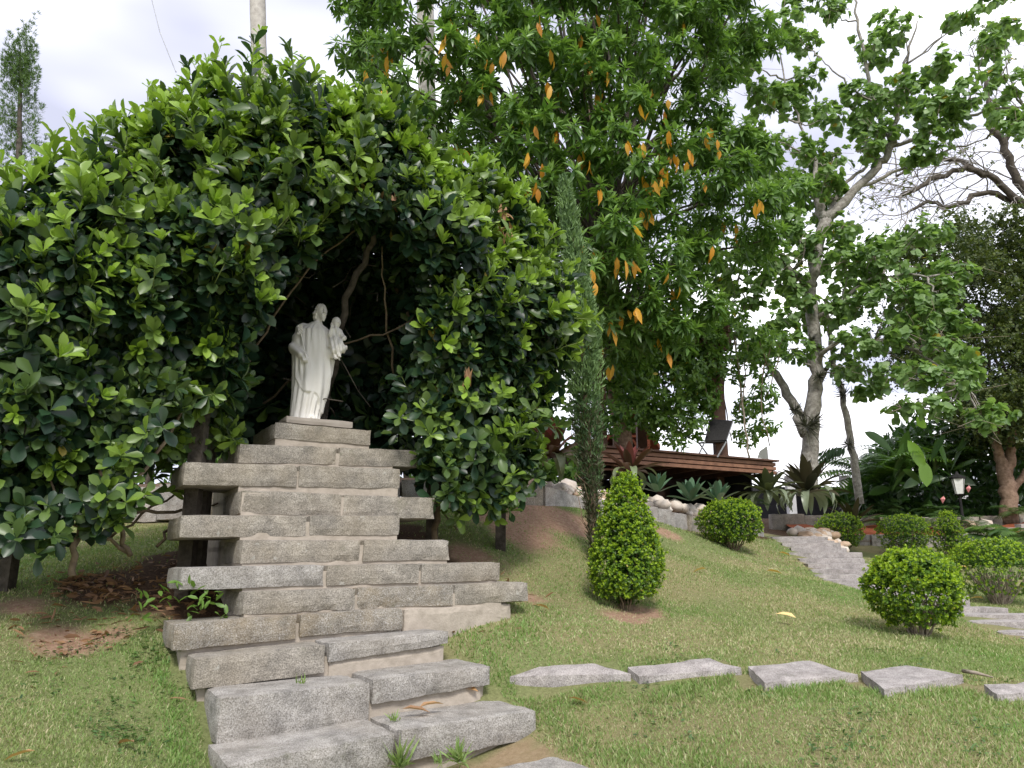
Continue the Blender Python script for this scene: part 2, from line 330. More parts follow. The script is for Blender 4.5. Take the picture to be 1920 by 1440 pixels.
xs = np.concatenate([[-400, -150, -60, -30, -18, -12], np.arange(-9, 12.01, .09), [14, 17, 25, 45, 100, 400]])
ys = np.concatenate([[-300, -80, -20, -5, 0, 1.5], np.arange(2.4, 18, .09), np.arange(18, 27, .6), [32, 45, 80, 200, 900]])
GX, GY = np.meshgrid(xs, ys); GZ = height(GX, GY)
nx, ny = len(xs), len(ys); idx = np.arange(nx * ny).reshape(ny, nx)
q0, q1, q2, q3 = idx[:-1, :-1].ravel(), idx[:-1, 1:].ravel(), idx[1:, 1:].ravel(), idx[1:, :-1].ravel()
cv = np.stack([c.ravel() for c in cover(GX, GY)], 1)
gm = mesh_np('ground', np.stack([GX.ravel(), GY.ravel(), GZ.ravel()], 1), np.concatenate([np.stack([q0, q1, q2], 1), np.stack([q0, q2, q3], 1)]), cv, True)
go = add('ground', gm, M_GROUND, kind='structure')

# ------------------------------------------------------------------ stone staircase with altar
def rough_block(c8, amp, seed, res=.055, edge=1.0):
    """hewn block: c8 = function(a,b,c) with a,b,c in 0..1 -> world; subdivided box with noisy faces"""
    P00, P10, P01, P001 = c8(0, 0, 0), c8(1, 0, 0), c8(0, 1, 0), c8(0, 0, 1)
    na = max(2, int(np.linalg.norm(P10 - P00) / res)); nb = max(2, int(np.linalg.norm(P01 - P00) / res)); nc = max(2, int(np.linalg.norm(P001 - P00) / res))
    key = {}; V = []; Fc = []
    def vid(i, j, k):
        t = (i, j, k)
        if t not in key:
            key[t] = len(V); V.append((i / na, j / nb, k / nc))
        return key[t]
    for i in range(na):
        for j in range(nb):
            Fc.append((vid(i, j, 0), vid(i, j + 1, 0), vid(i + 1, j + 1, 0), vid(i + 1, j, 0))); Fc.append((vid(i, j, nc), vid(i + 1, j, nc), vid(i + 1, j + 1, nc), vid(i, j + 1, nc)))
    for i in range(na):
        for k in range(nc):
            Fc.append((vid(i, 0, k), vid(i + 1, 0, k), vid(i + 1, 0, k + 1), vid(i, 0, k + 1))); Fc.append((vid(i, nb, k), vid(i, nb, k + 1), vid(i + 1, nb, k + 1), vid(i + 1, nb, k)))
    for j in range(nb):
        for k in range(nc):
            Fc.append((vid(0, j, k), vid(0, j, k + 1), vid(0, j + 1, k + 1), vid(0, j + 1, k))); Fc.append((vid(na, j, k), vid(na, j + 1, k), vid(na, j + 1, k + 1), vid(na, j, k + 1)))
    A = np.array(V); W = np.array([c8(*a) for a in V]); s = seed * 7.31
    N = np.stack([vnoise(W * 5 + s), vnoise(W * 5 + s + 9), vnoise(W * 5 + s + 17)], 1) * .8 + np.stack([vnoise(W * 16 + s), vnoise(W * 16 + s + 5), vnoise(W * 16 + s + 11)], 1) * .55
    onedge = ((A == 0) | (A == 1)).sum(1)
    W = W + N * amp * np.where(onedge >= 2, edge * .7, .8)[:, None]
    ctr = W.mean(0); W = W + (ctr - W) * 0.0
    # knock the arrises back a little
    pull = np.where(onedge >= 2, .006, 0) * (1 + .8 * vnoise(W * 9 + s))
    ch = np.clip(vnoise(W * 9 + s + 31) - .3, 0, 1) * .016 * (onedge >= 2) * (amp > .003); pull = pull + np.minimum(ch, .006)
    d = np.sign(A - .5) * ((A == 0) | (A == 1)); ax = np.stack([unit(P10 - P00), unit(P01 - P00), unit(P001 - P00)])
    W = W - (d @ ax) * pull[:, None]
    return W, Fc
stair = thing('stone_staircase', 'grey granite steps narrowing upward into a stacked altar below the white statue', 'steps', st(.2, -.9, .6))
bseed = [0]
def step_block(uL, vL, zL, uR, vR, zR, th, depth, mat, amp=.006, name='stone_block', thR=None):
    bseed[0] += 1; thR = thR or th
    def c8(a, b, c):
        u = uL + (uR - uL) * a; v = vL + (vR - vL) * a + depth * b; z = zL + (zR - zL) * a - (th + (thR - th) * a) * (1 - c)
        return st(u, v, z)
    W, Fc = rough_block(c8, amp, bseed[0], .042)
    return add(name, mesh_py(name, W, Fc), mat, stair)
g = .012
# bottom slab and the broad lower steps
step_block(.10, -1.92, .575, .86, -1.88, .60, .15, .44, M_GRANL)
step_block(-.86, -1.29, .715, .005, -1.22, .762, .19, .50, M_GRANL, .007)
step_block(.03, -1.22, .765, .90, -1.20, .795, .165, .52, M_GRANL, .008)
step_block(-.825, -.83, .945, .01, -.81, .962, .235, .46, M_GRANL, .007)
step_block(.025, -.80, .975, .81, -.80, 1.003, .15, .46, M_GRANL, .009, thR=.12)
step_block(-.90, -.46, 1.104, -.145, -.44, 1.147, .17, .42, M_GRAN, .006)
step_block(-.13, -.44, 1.15, .695, -.44, 1.192, .12, .42, M_GRANL, .006, thR=.09)
step_block(-.99, -.20, 1.276, -.255, -.18, 1.312, .155, .50, M_GRANS, .006)
step_block(-.24, -.18, 1.312, .47, -.18, 1.335, .145, .45, M_GRANS, .006)
# upper courses: (top z, thickness, front v, depth, [joints])
def course(zL, zR, th, v, depth, us, mats, amp=.0055):
    for a, b, m in zip(us[:-1], us[1:], mats):
        f = lambda u: zL + (zR - zL) * (u - us[0]) / (us[-1] - us[0])
        o = random.uniform(-.006, .006)
        step_block(a + g / 2 * (a != us[0]), v + o, f(a), b - g / 2 * (b != us[-1]), v + o + random.uniform(-.005, .005), f(b), th, depth, m, amp)
course(1.455, 1.497, .148, -.10, .62, [-.588, .16, .90, 1.535], [M_GRAN, M_GRANS, M_GRAN])
course(1.605, 1.643, .142, .00, .62, [-.955, -.03, .67, 1.34], [M_GRANL, M_GRAN, M_GRAN])
course(1.785, 1.811, .158, .12, .62, [-.575, .265, .97], [M_GRAN, M_GRAN])
course(1.940, 1.990, .152, .24, .62, [-.95, -.10, .60], [M_GRAN, M_GRAN])
course(2.140, 2.150, .172, .38, .62, [-.555, .19, .955], [M_GRAN, M_GRAN])
course(2.328, 2.388, .170, .52, .62, [-.925, -.12, .712], [M_GRAN, M_GRAN])
course(2.510, 2.572, .152, .66, .62, [-.535, .23, .94], [M_GRAN, M_GRAN])
course(2.722, 2.729, .135, .80, .75, [-.252, .55], [M_GRAN], .004)
# mortar core of the altar, set back behind the faces of the stones
mo = MB()
def core(u0, u1, v0, v1, z0, z1): mo.box(st((u0 + u1) / 2, (v0 + v1) / 2, (z0 + z1) / 2), u1 - u0, v1 - v0, z1 - z0, np.stack([U3, V3, [0, 0, 1]], 1))
for (u0, u1, v, z0_, z1_) in [(-.57, 1.30, -.10, 1.24, 1.42), (-.57, 1.32, .00, 1.40, 1.58), (-.56, .95, .12, 1.55, 1.76), (-.56, .585, .24, 1.72, 1.92), (-.54, .585, .38, 1.88, 2.12), (-.54, .695, .52, 2.08, 2.31), (-.52, .70, .66, 2.26, 2.49), (-.235, .54, .80, 2.44, 2.70)]:
    core(u0, u1, v + .013, 1.40 + v * .2, z0_, z1_)
core(-.93, .47, -.15, .6, 1.0, 1.255)
core(-.84, .80, -1.12, -.4, .40, .70); core(-.80, .76, -.76, 0, .55, .90); core(-.86, .66, -.40, .3, .75, 1.07)
mo.build('mortar', M_MORT, stair)
# pale render footing under the long stone on the lawn side, and patches below the lower treads
for args in [(.485, -.155, 1.325, 1.40, -.07, 1.345, .30, .5), (.03, -.755, .83, .80, -.75, .90, .35, .4), (-.12, -.415, 1.06, .68, -.41, 1.10, .22, .35), (.05, -1.17, .63, .90, -1.15, .66, .2, .4)]:
    a = args; step_block(a[0], a[1], a[2], a[3], a[4], a[5], a[6], a[7], M_MORT, .008, 'footing')
pl = step_block(-.155, .84, 2.789, .405, .84, 2.793, .06, .60, M_PLINTH, .001, 'plinth')

# ------------------------------------------------------------------ surface nets for the statue
def surface_nets(fn, lo, hi, h):
    lo = np.array(lo); n = np.ceil((np.array(hi) - lo) / h).astype(int) + 1
    ax = [lo[i] + h * np.arange(n[i]) for i in range(3)]
    X, Y, Z = np.meshgrid(*ax, indexing='ij'); D = fn(X, Y, Z)
    S = D < 0; c = np.zeros(tuple(n - 1), np.int8)
    sl = lambda a, i, j, k: a[i:n[0] - 1 + i, j:n[1] - 1 + j, k:n[2] - 1 + k]
    for i in (0, 1):
        for j in (0, 1):
            for k in (0, 1): c += sl(S, i, j, k)
    act = (c > 0) & (c < 8); I = np.argwhere(act); idx = -np.ones(act.shape, int); idx[act] = np.arange(len(I))
    acc = np.zeros((len(I), 3)); cnt = np.zeros(len(I))
    cor = [(i, j, k) for i in (0, 1) for j in (0, 1) for k in (0, 1)]
    for a in range(8):
        for b in range(a + 1, 8):
            if sum(abs(np.subtract(cor[a], cor[b]))) != 1: continue
            da = D[tuple((I + cor[a]).T)]; db = D[tuple((I + cor[b]).T)]; m = (da < 0) != (db < 0)
            t = np.where(m, da / np.where(m, da - db, 1), 0); p = np.array(cor[a]) + t[:, None] * np.subtract(cor[b], cor[a])
            acc += np.where(m[:, None], p, 0); cnt += m
    V = lo + h * (I + acc / np.maximum(cnt, 1)[:, None]); T = []
    for axn in range(3):
        o = [0, 0, 0]; o[axn] = 1
        A = S[:n[0] - o[0], :n[1] - o[1], :n[2] - o[2]]; B = S[o[0]:, o[1]:, o[2]:]
        E = np.argwhere(A != B); b, c_ = [(1, 2), (2, 0), (0, 1)][axn]
        E = E[(E[:, b] > 0) & (E[:, c_] > 0) & (E[:, b] < n[b] - 1) & (E[:, c_] < n[c_] - 1)]
        eb = np.zeros(3, int); eb[b] = 1; ec = np.zeros(3, int); ec[c_] = 1
        q = [idx[tuple((E - x).T)] for x in (eb * 0, eb, eb + ec, ec)]
        s = A[tuple(E.T)]; q = np.stack(q, 1); q[~s] = q[~s][:, ::-1]
        q = q[(q >= 0).all(1)]
        T += [q[:, [0, 1, 2]], q[:, [0, 2, 3]]]
    return V, np.concatenate(T)
def smin(a, b, k): h = np.clip(.5 + .5 * (b - a) / k, 0, 1); return b + (a - b) * h - k * h * (1 - h)
def smax(a, b, k): return -smin(-a, -b, k)
def cap(X, Y, Z, a, b, ra, rb):
    a = np.array(a); b = np.array(b); d = b - a; L2 = d @ d
    t = np.clip(((X - a[0]) * d[0] + (Y - a[1]) * d[1] + (Z - a[2]) * d[2]) / L2, 0, 1)
    return np.sqrt((X - a[0] - t * d[0]) ** 2 + (Y - a[1] - t * d[1]) ** 2 + (Z - a[2] - t * d[2]) ** 2) - (ra + (rb - ra) * t)
def ell(X, Y, Z, c, r):
    k = np.sqrt(((X - c[0]) / r[0]) ** 2 + ((Y - c[1]) / r[1]) ** 2 + ((Z - c[2]) / r[2]) ** 2); return (k - 1) * min(r)
def man(X, Y, Z):
    rs = lambda a: .45 * np.sin(a) + .75 * (1 - 1.7 * np.abs(np.sin(a * .5 + .8)))      # folds with sharp creases
    zt = [0, .06, .15, .27, .39, .50, .62, .70, .76, .80, .83]
    cx = np.interp(Z, zt, [.0, .0, .005, .018, .03, .035, .03, .025, .022, .03, .036])
    rx = np.interp(Z, zt, [.118, .118, .128, .142, .142, .135, .128, .125, .115, .075, .04])
    ry = np.interp(Z, zt, [.10, .095, .098, .10, .10, .098, .10, .10, .09, .065, .045])
    th = np.arctan2((X - cx) / rx, -(Y) / ry)                      # 0 at the front, + to the right
    hem = .225 - .10 * th + .03 * np.sin(th * 4)                   # the mantle's lower edge
    man_ = np.clip((Z - hem) / .012, 0, 1)
    folds = .015 * rs(th * 9 + Z * 4) * (1 - man_) * np.clip((.3 - Z) * 6, .2, 1) + .006 * np.sin(th * 15 - Z * 9 + 1) * (1 - man_)
    diag = .013 * rs(th * 4.2 + Z * 17 + 1.5 * np.sin(Z * 9)) + .006 * np.sin(th * 9 + Z * 7 + 1)
    vert = .012 * rs(th * 8.5 + 1.2 * np.sin(Z * 5)) + .004 * np.sin(th * 17 + Z * 3)
    wv = np.clip((Z - .48) * 6, 0, 1)
    f = folds + man_ * (.013 + diag * (1 - wv) + vert * wv * np.clip((.83 - Z) * 10, 0, 1))
    d = (np.sqrt(((X - cx) / rx) ** 2 + (Y / ry) ** 2) - 1) * np.minimum(rx, ry) - f
    d = np.maximum(d, Z - .835); d = np.maximum(d, -Z)
    # swept-back skirt on the left and toe of the foot
    d = smin(d, cap(X, Y, Z, (-.06, .0, .25), (-.085, -.02, .02), .055, .045), .03)
    d = smin(d, cap(X, Y, Z, (.05, -.07, .018), (.06, -.125, .012), .028, .02), .015)
    # shoulders
    d = smin(d, cap(X, Y, Z, (-.07, 0, .775), (.10, 0, .755), .052, .05), .03)
    # arm on the left, sleeve and the cloth that hangs from it
    pl1 = .005 * np.sin(Z * 60 + X * 60)
    d = smin(d, cap(X, Y, Z, (-.085, 0, .765), (-.128, -.015, .60), .05, .052) - pl1, .02)
    d = smin(d, cap(X, Y, Z, (-.128, -.02, .605), (-.075, -.10, .535), .05, .035) - pl1, .018)
    dr = .012 * np.sin(X * 120 + Z * 8) + .004 * np.sin(X * 220)
    for a, b, ra, rb in (((-.125, -.02, .58), (-.115, -.01, .28), .036, .022), ((-.095, -.07, .53), (-.085, -.05, .30), .028, .016), ((-.075, -.085, .50), (-.055, -.075, .34), .02, .010), ((-.12, .03, .56), (-.105, .03, .21), .03, .022), ((-.105, 0, .33), (-.075, -.01, .17), .03, .012)):
        d = smin(d, cap(X, Y, Z, a, b, ra, rb) - dr * .5, .012)
    # hand with thumb and four bent fingers
    d = smin(d, ell(X, Y, Z, (-.048, -.125, .515), (.022, .016, .024)), .012)
    for k in range(4):
        x0 = -.062 + k * .0105; d = smin(d, cap(X, Y, Z, (x0, -.136, .508), (x0 + .010, -.142, .478 + .003 * abs(k - 1)), .0068, .0062), .003)
        d = smin(d, cap(X, Y, Z, (x0 + .010, -.142, .478 + .003 * abs(k - 1)), (x0 + .014, -.130, .466), .0062, .0052), .003)
    d = smin(d, cap(X, Y, Z, (-.030, -.128, .522), (-.016, -.138, .500), .0072, .006), .004)
    # the other arm under the child, with its hand
    d = smin(d, cap(X, Y, Z, (.115, 0, .75), (.165, -.01, .60), .045, .042) - pl1, .02)
    d = smin(d, cap(X, Y, Z, (.165, -.01, .585), (.205, -.09, .555), .042, .026), .02)
    for k in range(4): d = smin(d, cap(X, Y, Z, (.21 + .006 * k, -.10, .548 - .004 * k), (.238 + .004 * k, -.112, .535 - .009 * k), .007, .006), .004)
    d = smin(d, cap(X, Y, Z, (.20, 0, .52), (.178, 0, .40), .022, .018) - .4 * dr, .02)
    # neck and head, bent towards the child
    d = smin(d, cap(X, Y, Z, (.036, 0, .80), (.062, -.012, .885), .036, .031), .022)
    hx, hy, hz_ = .078, -.022, .93
    hd = ell(X, Y, Z, (hx, hy, hz_), (.045, .05, .062))
    hd = smin(hd, ell(X, Y, Z, (hx + .012, hy - .026, hz_ - .045), (.026, .026, .034)), .015)          # jaw and beard
    hd = smin(hd, cap(X, Y, Z, (hx + .016, hy - .04, hz_ - .065), (hx + .02, hy - .044, hz_ - .085), .016, .008) - .002 * np.sin(X * 500) * np.sin(Z * 300), .012)
    hd = smax(hd, -ell(X, Y, Z, (hx + .004, hy - .055, hz_ + .004), (.011, .012, .008)), .006); hd = smax(hd, -ell(X, Y, Z, (hx + .034, hy - .044, hz_ + .004), (.010, .012, .008)), .006)
    hd = smin(hd, cap(X, Y, Z, (hx + .018, hy - .05, hz_ + .01), (hx + .024, hy - .062, hz_ - .018), .006, .0085), .006)
    hd = smin(hd, cap(X, Y, Z, (hx + .004, hy - .056, hz_ - .035), (hx + .036, hy - .046, hz_ - .036), .006, .006), .006)
    nzv = .005 * np.sin(X * 190 + Z * 90) * np.sin(Y * 170 + Z * 160)
    hair = ell(X, Y, Z, (hx - .008, hy + .012, hz_ + .014), (.052, .053, .060)) - nzv
    hair = smax(hair, -(ell(X, Y, Z, (hx + .028, hy - .05, hz_ - .01), (.042, .042, .058))), .008)
    hair = smin(hair, ell(X, Y, Z, (hx - .05, hy + .008, hz_ - .024), (.024, .032, .030)) - nzv * 1.3, .012)
    hair = smin(hair, ell(X, Y, Z, (hx - .044, hy + .01, hz_ - .052), (.022, .026, .022)) - nzv * 1.3, .012)
    hd = smin(hd, hair, .005)
    return smin(d, hd, .010)
def child(X, Y, Z):
    d = ell(X, Y, Z, (.212, -.06, .838), (.033, .035, .042)); nzv = .003 * np.sin(X * 260 + Z * 120) * np.sin(Y * 230 + Z * 200)
    hair = ell(X, Y, Z, (.206, -.05, .848), (.037, .038, .040)) - nzv; hair = smax(hair, -ell(X, Y, Z, (.224, -.09, .832), (.030, .03, .036)), .006); d = smin(d, hair, .004)
    d = smin(d, ell(X, Y, Z, (.172, -.045, .822), (.014, .02, .02)) - nzv, .008)
    d = smin(d, cap(X, Y, Z, (.221, -.092, .838), (.224, -.099, .828), .004, .006), .005)
    d = smax(d, -ell(X, Y, Z, (.211, -.098, .843), (.007, .007, .005)), .004); d = smax(d, -ell(X, Y, Z, (.232, -.092, .843), (.007, .007, .005)), .004)
    d = smin(d, cap(X, Y, Z, (.207, -.055, .80), (.206, -.055, .775), .021, .03), .01)
    pl2 = .004 * np.sin(X * 190 + Z * 40) + .003 * np.sin(X * 90 - Z * 60)
    d = smin(d, cap(X, Y, Z, (.205, -.055, .755), (.205, -.055, .66), .046, .054) - pl2, .012)
    d = smin(d, cap(X, Y, Z, (.20, -.075, .655), (.215, -.11, .585), .056, .044) - pl2 * 1.3, .015)
    d = smin(d, cap(X, Y, Z, (.22, -.08, .66), (.272, -.12, .60), .045, .036) - pl2 * 1.3, .015)
    d = np.maximum(d, .565 + .18 * (X - .2) * 0 - Z + .008 * np.sin(X * 130) - .05)
    d = smin(d, cap(X, Y, Z, (.168, -.06, .765), (.155, -.09, .725), .02, .017), .008); d = smin(d, cap(X, Y, Z, (.155, -.09, .725), (.168, -.105, .785), .015, .010), .006)
    for k in range(3): d = smin(d, cap(X, Y, Z, (.166 + .006 * k, -.105, .785), (.167 + .008 * k, -.106, .803 - .003 * k), .0045, .0035), .002)
    d = smin(d, cap(X, Y, Z, (.242, -.06, .765), (.268, -.09, .715), .02, .016), .008); d = smin(d, ell(X, Y, Z, (.277, -.105, .697), (.023, .023, .023)), .003)
    d = smin(d, cap(X, Y, Z, (.20, -.105, .56), (.212, -.125, .520), .018, .013), .008); d = smin(d, cap(X, Y, Z, (.212, -.125, .520), (.226, -.145, .512), .012, .009), .004)
    d = smin(d, cap(X, Y, Z, (.245, -.12, .565), (.242, -.135, .535), .017, .012), .008); d = smin(d, cap(X, Y, Z, (.242, -.135, .535), (.252, -.152, .527), .011, .008), .004)
    return d
SH = 1.055; spos = st(.075, 1.10, 2.793); srot = R(16)
Rz = np.array([[math.cos(srot), -math.sin(srot), 0], [math.sin(srot), math.cos(srot), 0], [0, 0, 1]])
statue = thing('statue', 'white statue of a robed bearded man carrying a child, standing in the leafy niche', 'statue', spos)
def stat_mesh(name, fn, lo, hi, h):
    V, T = surface_nets(fn, lo, hi, h); V = (V * [SH * .94, SH, SH]) @ Rz.T + spos
    return add(name, mesh_np(name, V, T, None, True), M_PLAST, statue)
stat_mesh('man_figure', man, (-.22, -.19, -.012), (.30, .17, 1.02), .0048)
stat_mesh('child_figure', child, (.12, -.18, .49), (.33, .02, .91), .0036)
lm = MB()
lp = smoothline([(-.030, -.145, .50), (-.055, -.14, .60), (-.075, -.12, .68), (-.088, -.115, .73)], 4)
lm.tube((np.array(lp) * SH) @ Rz.T + spos, .006, 6); lily = lm.build('lily_branch', M_PLAST, statue, True)
for a_, z_ in ((-.095, .735), (-.078, .742), (-.090, .712), (-.072, .718), (-.10, .76), (-.085, .765), (-.10, .70)):
    lm = MB()
    for k in range(5):
        b_ = k * 1.2566; c_ = np.array([a_, -.122, z_]); t_ = c_ + np.array([math.cos(b_) * .015, -.010, math.sin(b_) * .015])
        lm.tube((np.array([c_, (c_ + t_) / 2, t_]) * SH) @ Rz.T + spos, [.003, .0065, .002], 5)
    sub(lm.build('lily_flower', M_PLAST, None, True), lily)

# ------------------------------------------------------------------ leaves
def leaf_template(secs, fold=.10, droop=.12, wave=0.0):
    """secs = [(t, halfwidth)...] from stalk to tip; returns verts (t, s, h) and triangles"""
    V = []; T = []; rows = []
    for t, wd in secs:
        h = -droop * t * t
        if wd == 0: V.append((t, 0, h)); rows.append((len(V) - 1,))
        else:
            V += [(t, -wd, h + fold * wd * 2), (t, 0, h), (t, wd, h + fold * wd * 2)]; n = len(V); rows.append((n - 3, n - 2, n - 1))
    for a, b in zip(rows[:-1], rows[1:]):
        if len(a) == 1 and len(b) == 3: T += [(a[0], b[1], b[0]), (a[0], b[2], b[1])]
        elif len(a) == 3 and len(b) == 3: T += [(a[0], a[1], b[1]), (a[0], b[1], b[0]), (a[1], a[2], b[2]), (a[1], b[2], b[1])]
        else: T += [(a[0], a[1], b[0]), (a[1], a[2], b[0])]
    return np.array(V, float), np.array(T)
TL_OBOV = leaf_template([(0, 0), (.40, .17), (.68, .265), (.88, .19), (1, 0)], .16, .16)
TL_LANC = leaf_template([(0, 0), (.30, .125), (.62, .125), (1, 0)], .16, .24)
TL_HEART = leaf_template([(0, 0), (.06, .34), (.40, .48), (.74, .30), (1, 0)], .07, .20)
TL_SMALL = leaf_template([(0, 0), (.55, .27), (1, 0)], .2, .05)
TL_OVAL = leaf_template([(0, 0), (.3, .22), (.7, .20), (1, 0)], .12, .15)
TL_NARROW = leaf_template([(0, 0), (.4, .085), (1, 0)], .15, .12)
TL_STRIP = leaf_template([(0, .05), (.5, .06), (1, 0)], .1, .25)
class Leaves:
    def __init__(s): s.P = []; s.D = []; s.N = []; s.L = []; s.W = []; s.C = []
    def add(s, P, D, N, L, W, C):
        n = len(P); s.P.append(P); s.D.append(np.broadcast_to(D, (n, 3))); s.N.append(np.broadcast_to(N, (n, 3))); s.L.append(np.broadcast_to(L, (n,))); s.W.append(np.broadcast_to(W, (n,))); s.C.append(np.broadcast_to(C, (n, 3)))
    def cat(s):
        for k in 'PDNLWC': setattr(s, k, [np.concatenate(getattr(s, k))] if len(getattr(s, k)) else [np.zeros((0, 3))])
        return [getattr(s, k)[0] for k in 'PDNLWC']
    def frames(s):
        P, D, N, L_, W_, C = s.cat(); D = unit(D); S = unit(np.cross(D, N)); N = np.cross(S, D); return P, D, S, N, L_, W_, C
    def build(s, name, tpl, mat, parent=None, kind='stuff', parts=0, part_name='leaf', score=None, smooth=True):
        """one joined mesh; the `parts` leaves that show largest become objects of their own"""
        P, D, S, N, L_, W_, C = s.frames(); tv, tt = tpl; sel = np.zeros(len(P), bool)
        if parts:
            view = unit(P - np.array([0, 0, ZE])); size = L_ / np.linalg.norm(P - np.array([0, 0, ZE]), axis=1) * np.abs((view * N).sum(1))
            if score is not None: size = size * score(P)
            sel[np.argsort(-size)[:parts]] = True
            for k in np.argwhere(sel).ravel():
                key = (part_name, mat.name, id(tv), round(float(C[k, 0]) * 3), round(float(C[k, 1]) * 4), round(float(C[k, 2]) * 2))
                if key not in LEAFMESH:
                    LEAFMESH[key] = mesh_np(part_name, tv, tt, np.tile(np.array([[key[3] / 3, key[4] / 4, key[5] / 2]]), (len(tv), 1)), smooth); LEAFMESH[key].materials.append(mat)
                o = bpy.data.objects.new(part_name, LEAFMESH[key]); COL.objects.link(o); o.parent = parent
                rl = ROOTLOC[parent.name]
                o.matrix_basis = Matrix([[D[k, i] * L_[k], S[k, i] * W_[k], N[k, i] * L_[k], P[k, i] - rl[i]] for i in range(3)] + [[0, 0, 0, 1]])
            P, D, S, N, L_, W_, C = (a[~sel] for a in (P, D, S, N, L_, W_, C))
        V = P[:, None] + D[:, None] * (tv[None, :, 0:1] * L_[:, None, None]) + S[:, None] * (tv[None, :, 1:2] * W_[:, None, None]) + N[:, None] * (tv[None, :, 2:3] * L_[:, None, None])
        T = tt[None] + (np.arange(len(P)) * len(tv))[:, None, None]
        return add(name, mesh_np(name, V.reshape(-1, 3), T.reshape(-1, 3), np.repeat(C, len(tv), 0), smooth), mat, parent, kind)
LEAFMESH = {}
def basis(a):
    a = unit(a); h = np.where(np.abs(a[:, 2:3]) < .9, np.array([[0, 0, 1.]]), np.array([[1., 0, 0]])); e1 = unit(np.cross(a, h)); return a, e1, np.cross(a, e1)
def whorls(lv, P, A, n, L, W, th, droop, young, spread=.02, bright=(.0, 1.), jit=.25, odd=0.):
    """n leaves round each tip P with axis A; th = (min,max) angle from the axis; young = per-leaf young value range"""
    A, e1, e2 = basis(A); m = len(P)
    for k in range(n):
        ph = k * 2.399 + rng.uniform(-.4, .4, m) + rng.uniform(0, 6.28, m) * 0 + np.arange(m) * 1.7
        f = (k + .5) / n; t = th[0] + (th[1] - th[0]) * f + rng.normal(0, jit * .5, m)
        D = A * np.cos(t)[:, None] + (e1 * np.cos(ph)[:, None] + e2 * np.sin(ph)[:, None]) * np.sin(t)[:, None]
        N = A - D * (A * D).sum(1)[:, None] + rng.normal(0, .22, (m, 3)); D = D + np.array([0, 0, -1.]) * (droop * f)
        l = L * rng.uniform(.72, 1.12, m) * (.72 + .28 * f if young[0] > young[1] else 1)
        yv = np.clip(young[0] + (young[1] - young[0]) * f + rng.normal(0, .12, m), 0, 1)
        C = np.stack([rng.uniform(bright[0], bright[1], m), yv, (rng.random(m) < odd) * 1.], 1)
        lv.add(P - A * (spread * L * 6 * f)[..., None] if np.ndim(L) else P - A * (spread * 6 * L * f), D, N, l, l * W, C)

# ------------------------------------------------------------------ vine arbor
SIL = np.array([(-2.4,1.62),(-2.7,2.86),(-2.68,3.55),(-2.42,4.0),(-2.02,4.46),(-1.52,5.04),(-1.02,5.48),(-.39,5.74),(.26,5.78),(.76,5.62),(1.10,5.44),(1.64,5.30),(1.98,5.0),(2.20,4.66),(2.52,4.48),(2.74,4.22),(2.58,3.81),(2.52,3.33),(2.30,2.95),(2.10,2.66),(2.08,2.36),(1.90,2.20),(1.59,2.08),(1.34,2.16),(1.15,2.42),(.89,2.64),(.63,2.85),(.2,2.9),(-.16,2.84),(-.4,2.74),(-.62,2.66),(-.98,2.46),(-1.10,2.1),(-1.22,1.86),(-1.48,1.84),(-1.62,1.74),(-1.94,1.68)])
NICHE = np.array([(-.54,2.2),(-.56,2.78),(-.56,3.28),(-.44,3.78),(-.15,4.12),(.12,4.38),(.45,4.42),(.74,4.24),(.88,3.86),(.92,3.27),(.86,2.72),(.76,2.3)])
def poly_sd(p, poly):
    """signed distance, positive inside"""
    a = poly; b = np.roll(poly, -1, 0); d = np.full(len(p), 1e9); ins = np.zeros(len(p), bool)
    for i in range(len(a)):
        e_ = b[i] - a[i]; w_ = p - a[i]; t = np.clip((w_ @ e_) / (e_ @ e_), 0, 1); d = np.minimum(d, np.linalg.norm(w_ - t[:, None] * e_, axis=1))
        c1 = (a[i, 1] <= p[:, 1]) & (b[i, 1] > p[:, 1]); c2 = (a[i, 1] > p[:, 1]) & (b[i, 1] <= p[:, 1]); cr_ = e_[0] * w_[:, 1] - e_[1] * w_[:, 0]
        ins ^= (c1 & (cr_ > 0)) | (c2 & (cr_ < 0))
    return np.where(ins, d, -d)
VC, TT, RR = 1.22, .92, .95
def arbor_surface(n, side):
    p = np.stack([rng.uniform(-2.8, 3.0, n * 3), rng.uniform(1.55, 6.05, n * 3)], 1); d = poly_sd(p, SIL); p = p[d > .02][:n]; d = d[d > .02][:n]
    e_ = .03; gx = (poly_sd(p + [e_, 0], SIL) - d) / e_; gz = (poly_sd(p + [0, e_], SIL) - d) / e_
    q = np.clip(d / RR, 0, 1); t = TT * np.sqrt(1 - (1 - q) ** 2) * (1 + .16 * vnoise(np.stack([p[:, 0] * 1.6, p[:, 1] * 1.6, np.full(len(p), 3.3 + side)], 1)))
    inpl = (1 - q)[:, None]; nrm = U3 * (-gx)[:, None] * inpl + np.array([0, 0, 1]) * (-gz)[:, None] * inpl + V3 * (side * np.sqrt(1 - (1 - q) ** 2))[:, None]
    return p, d, VC + side * t, unit(nrm)
def stv(p, v): return O3 + U3 * p[:, :1] + V3 * np.reshape(v, (-1, 1)) + np.array([[0, 0, 1.]]) * p[:, 1:2]
ab = thing('vine_arbor', 'big glossy green vine arbor arching over the statue with a dark niche', 'arbor', st(.1, 1.2, 1.9))
vine = Leaves()
UP = np.array([0, 0, 1.])
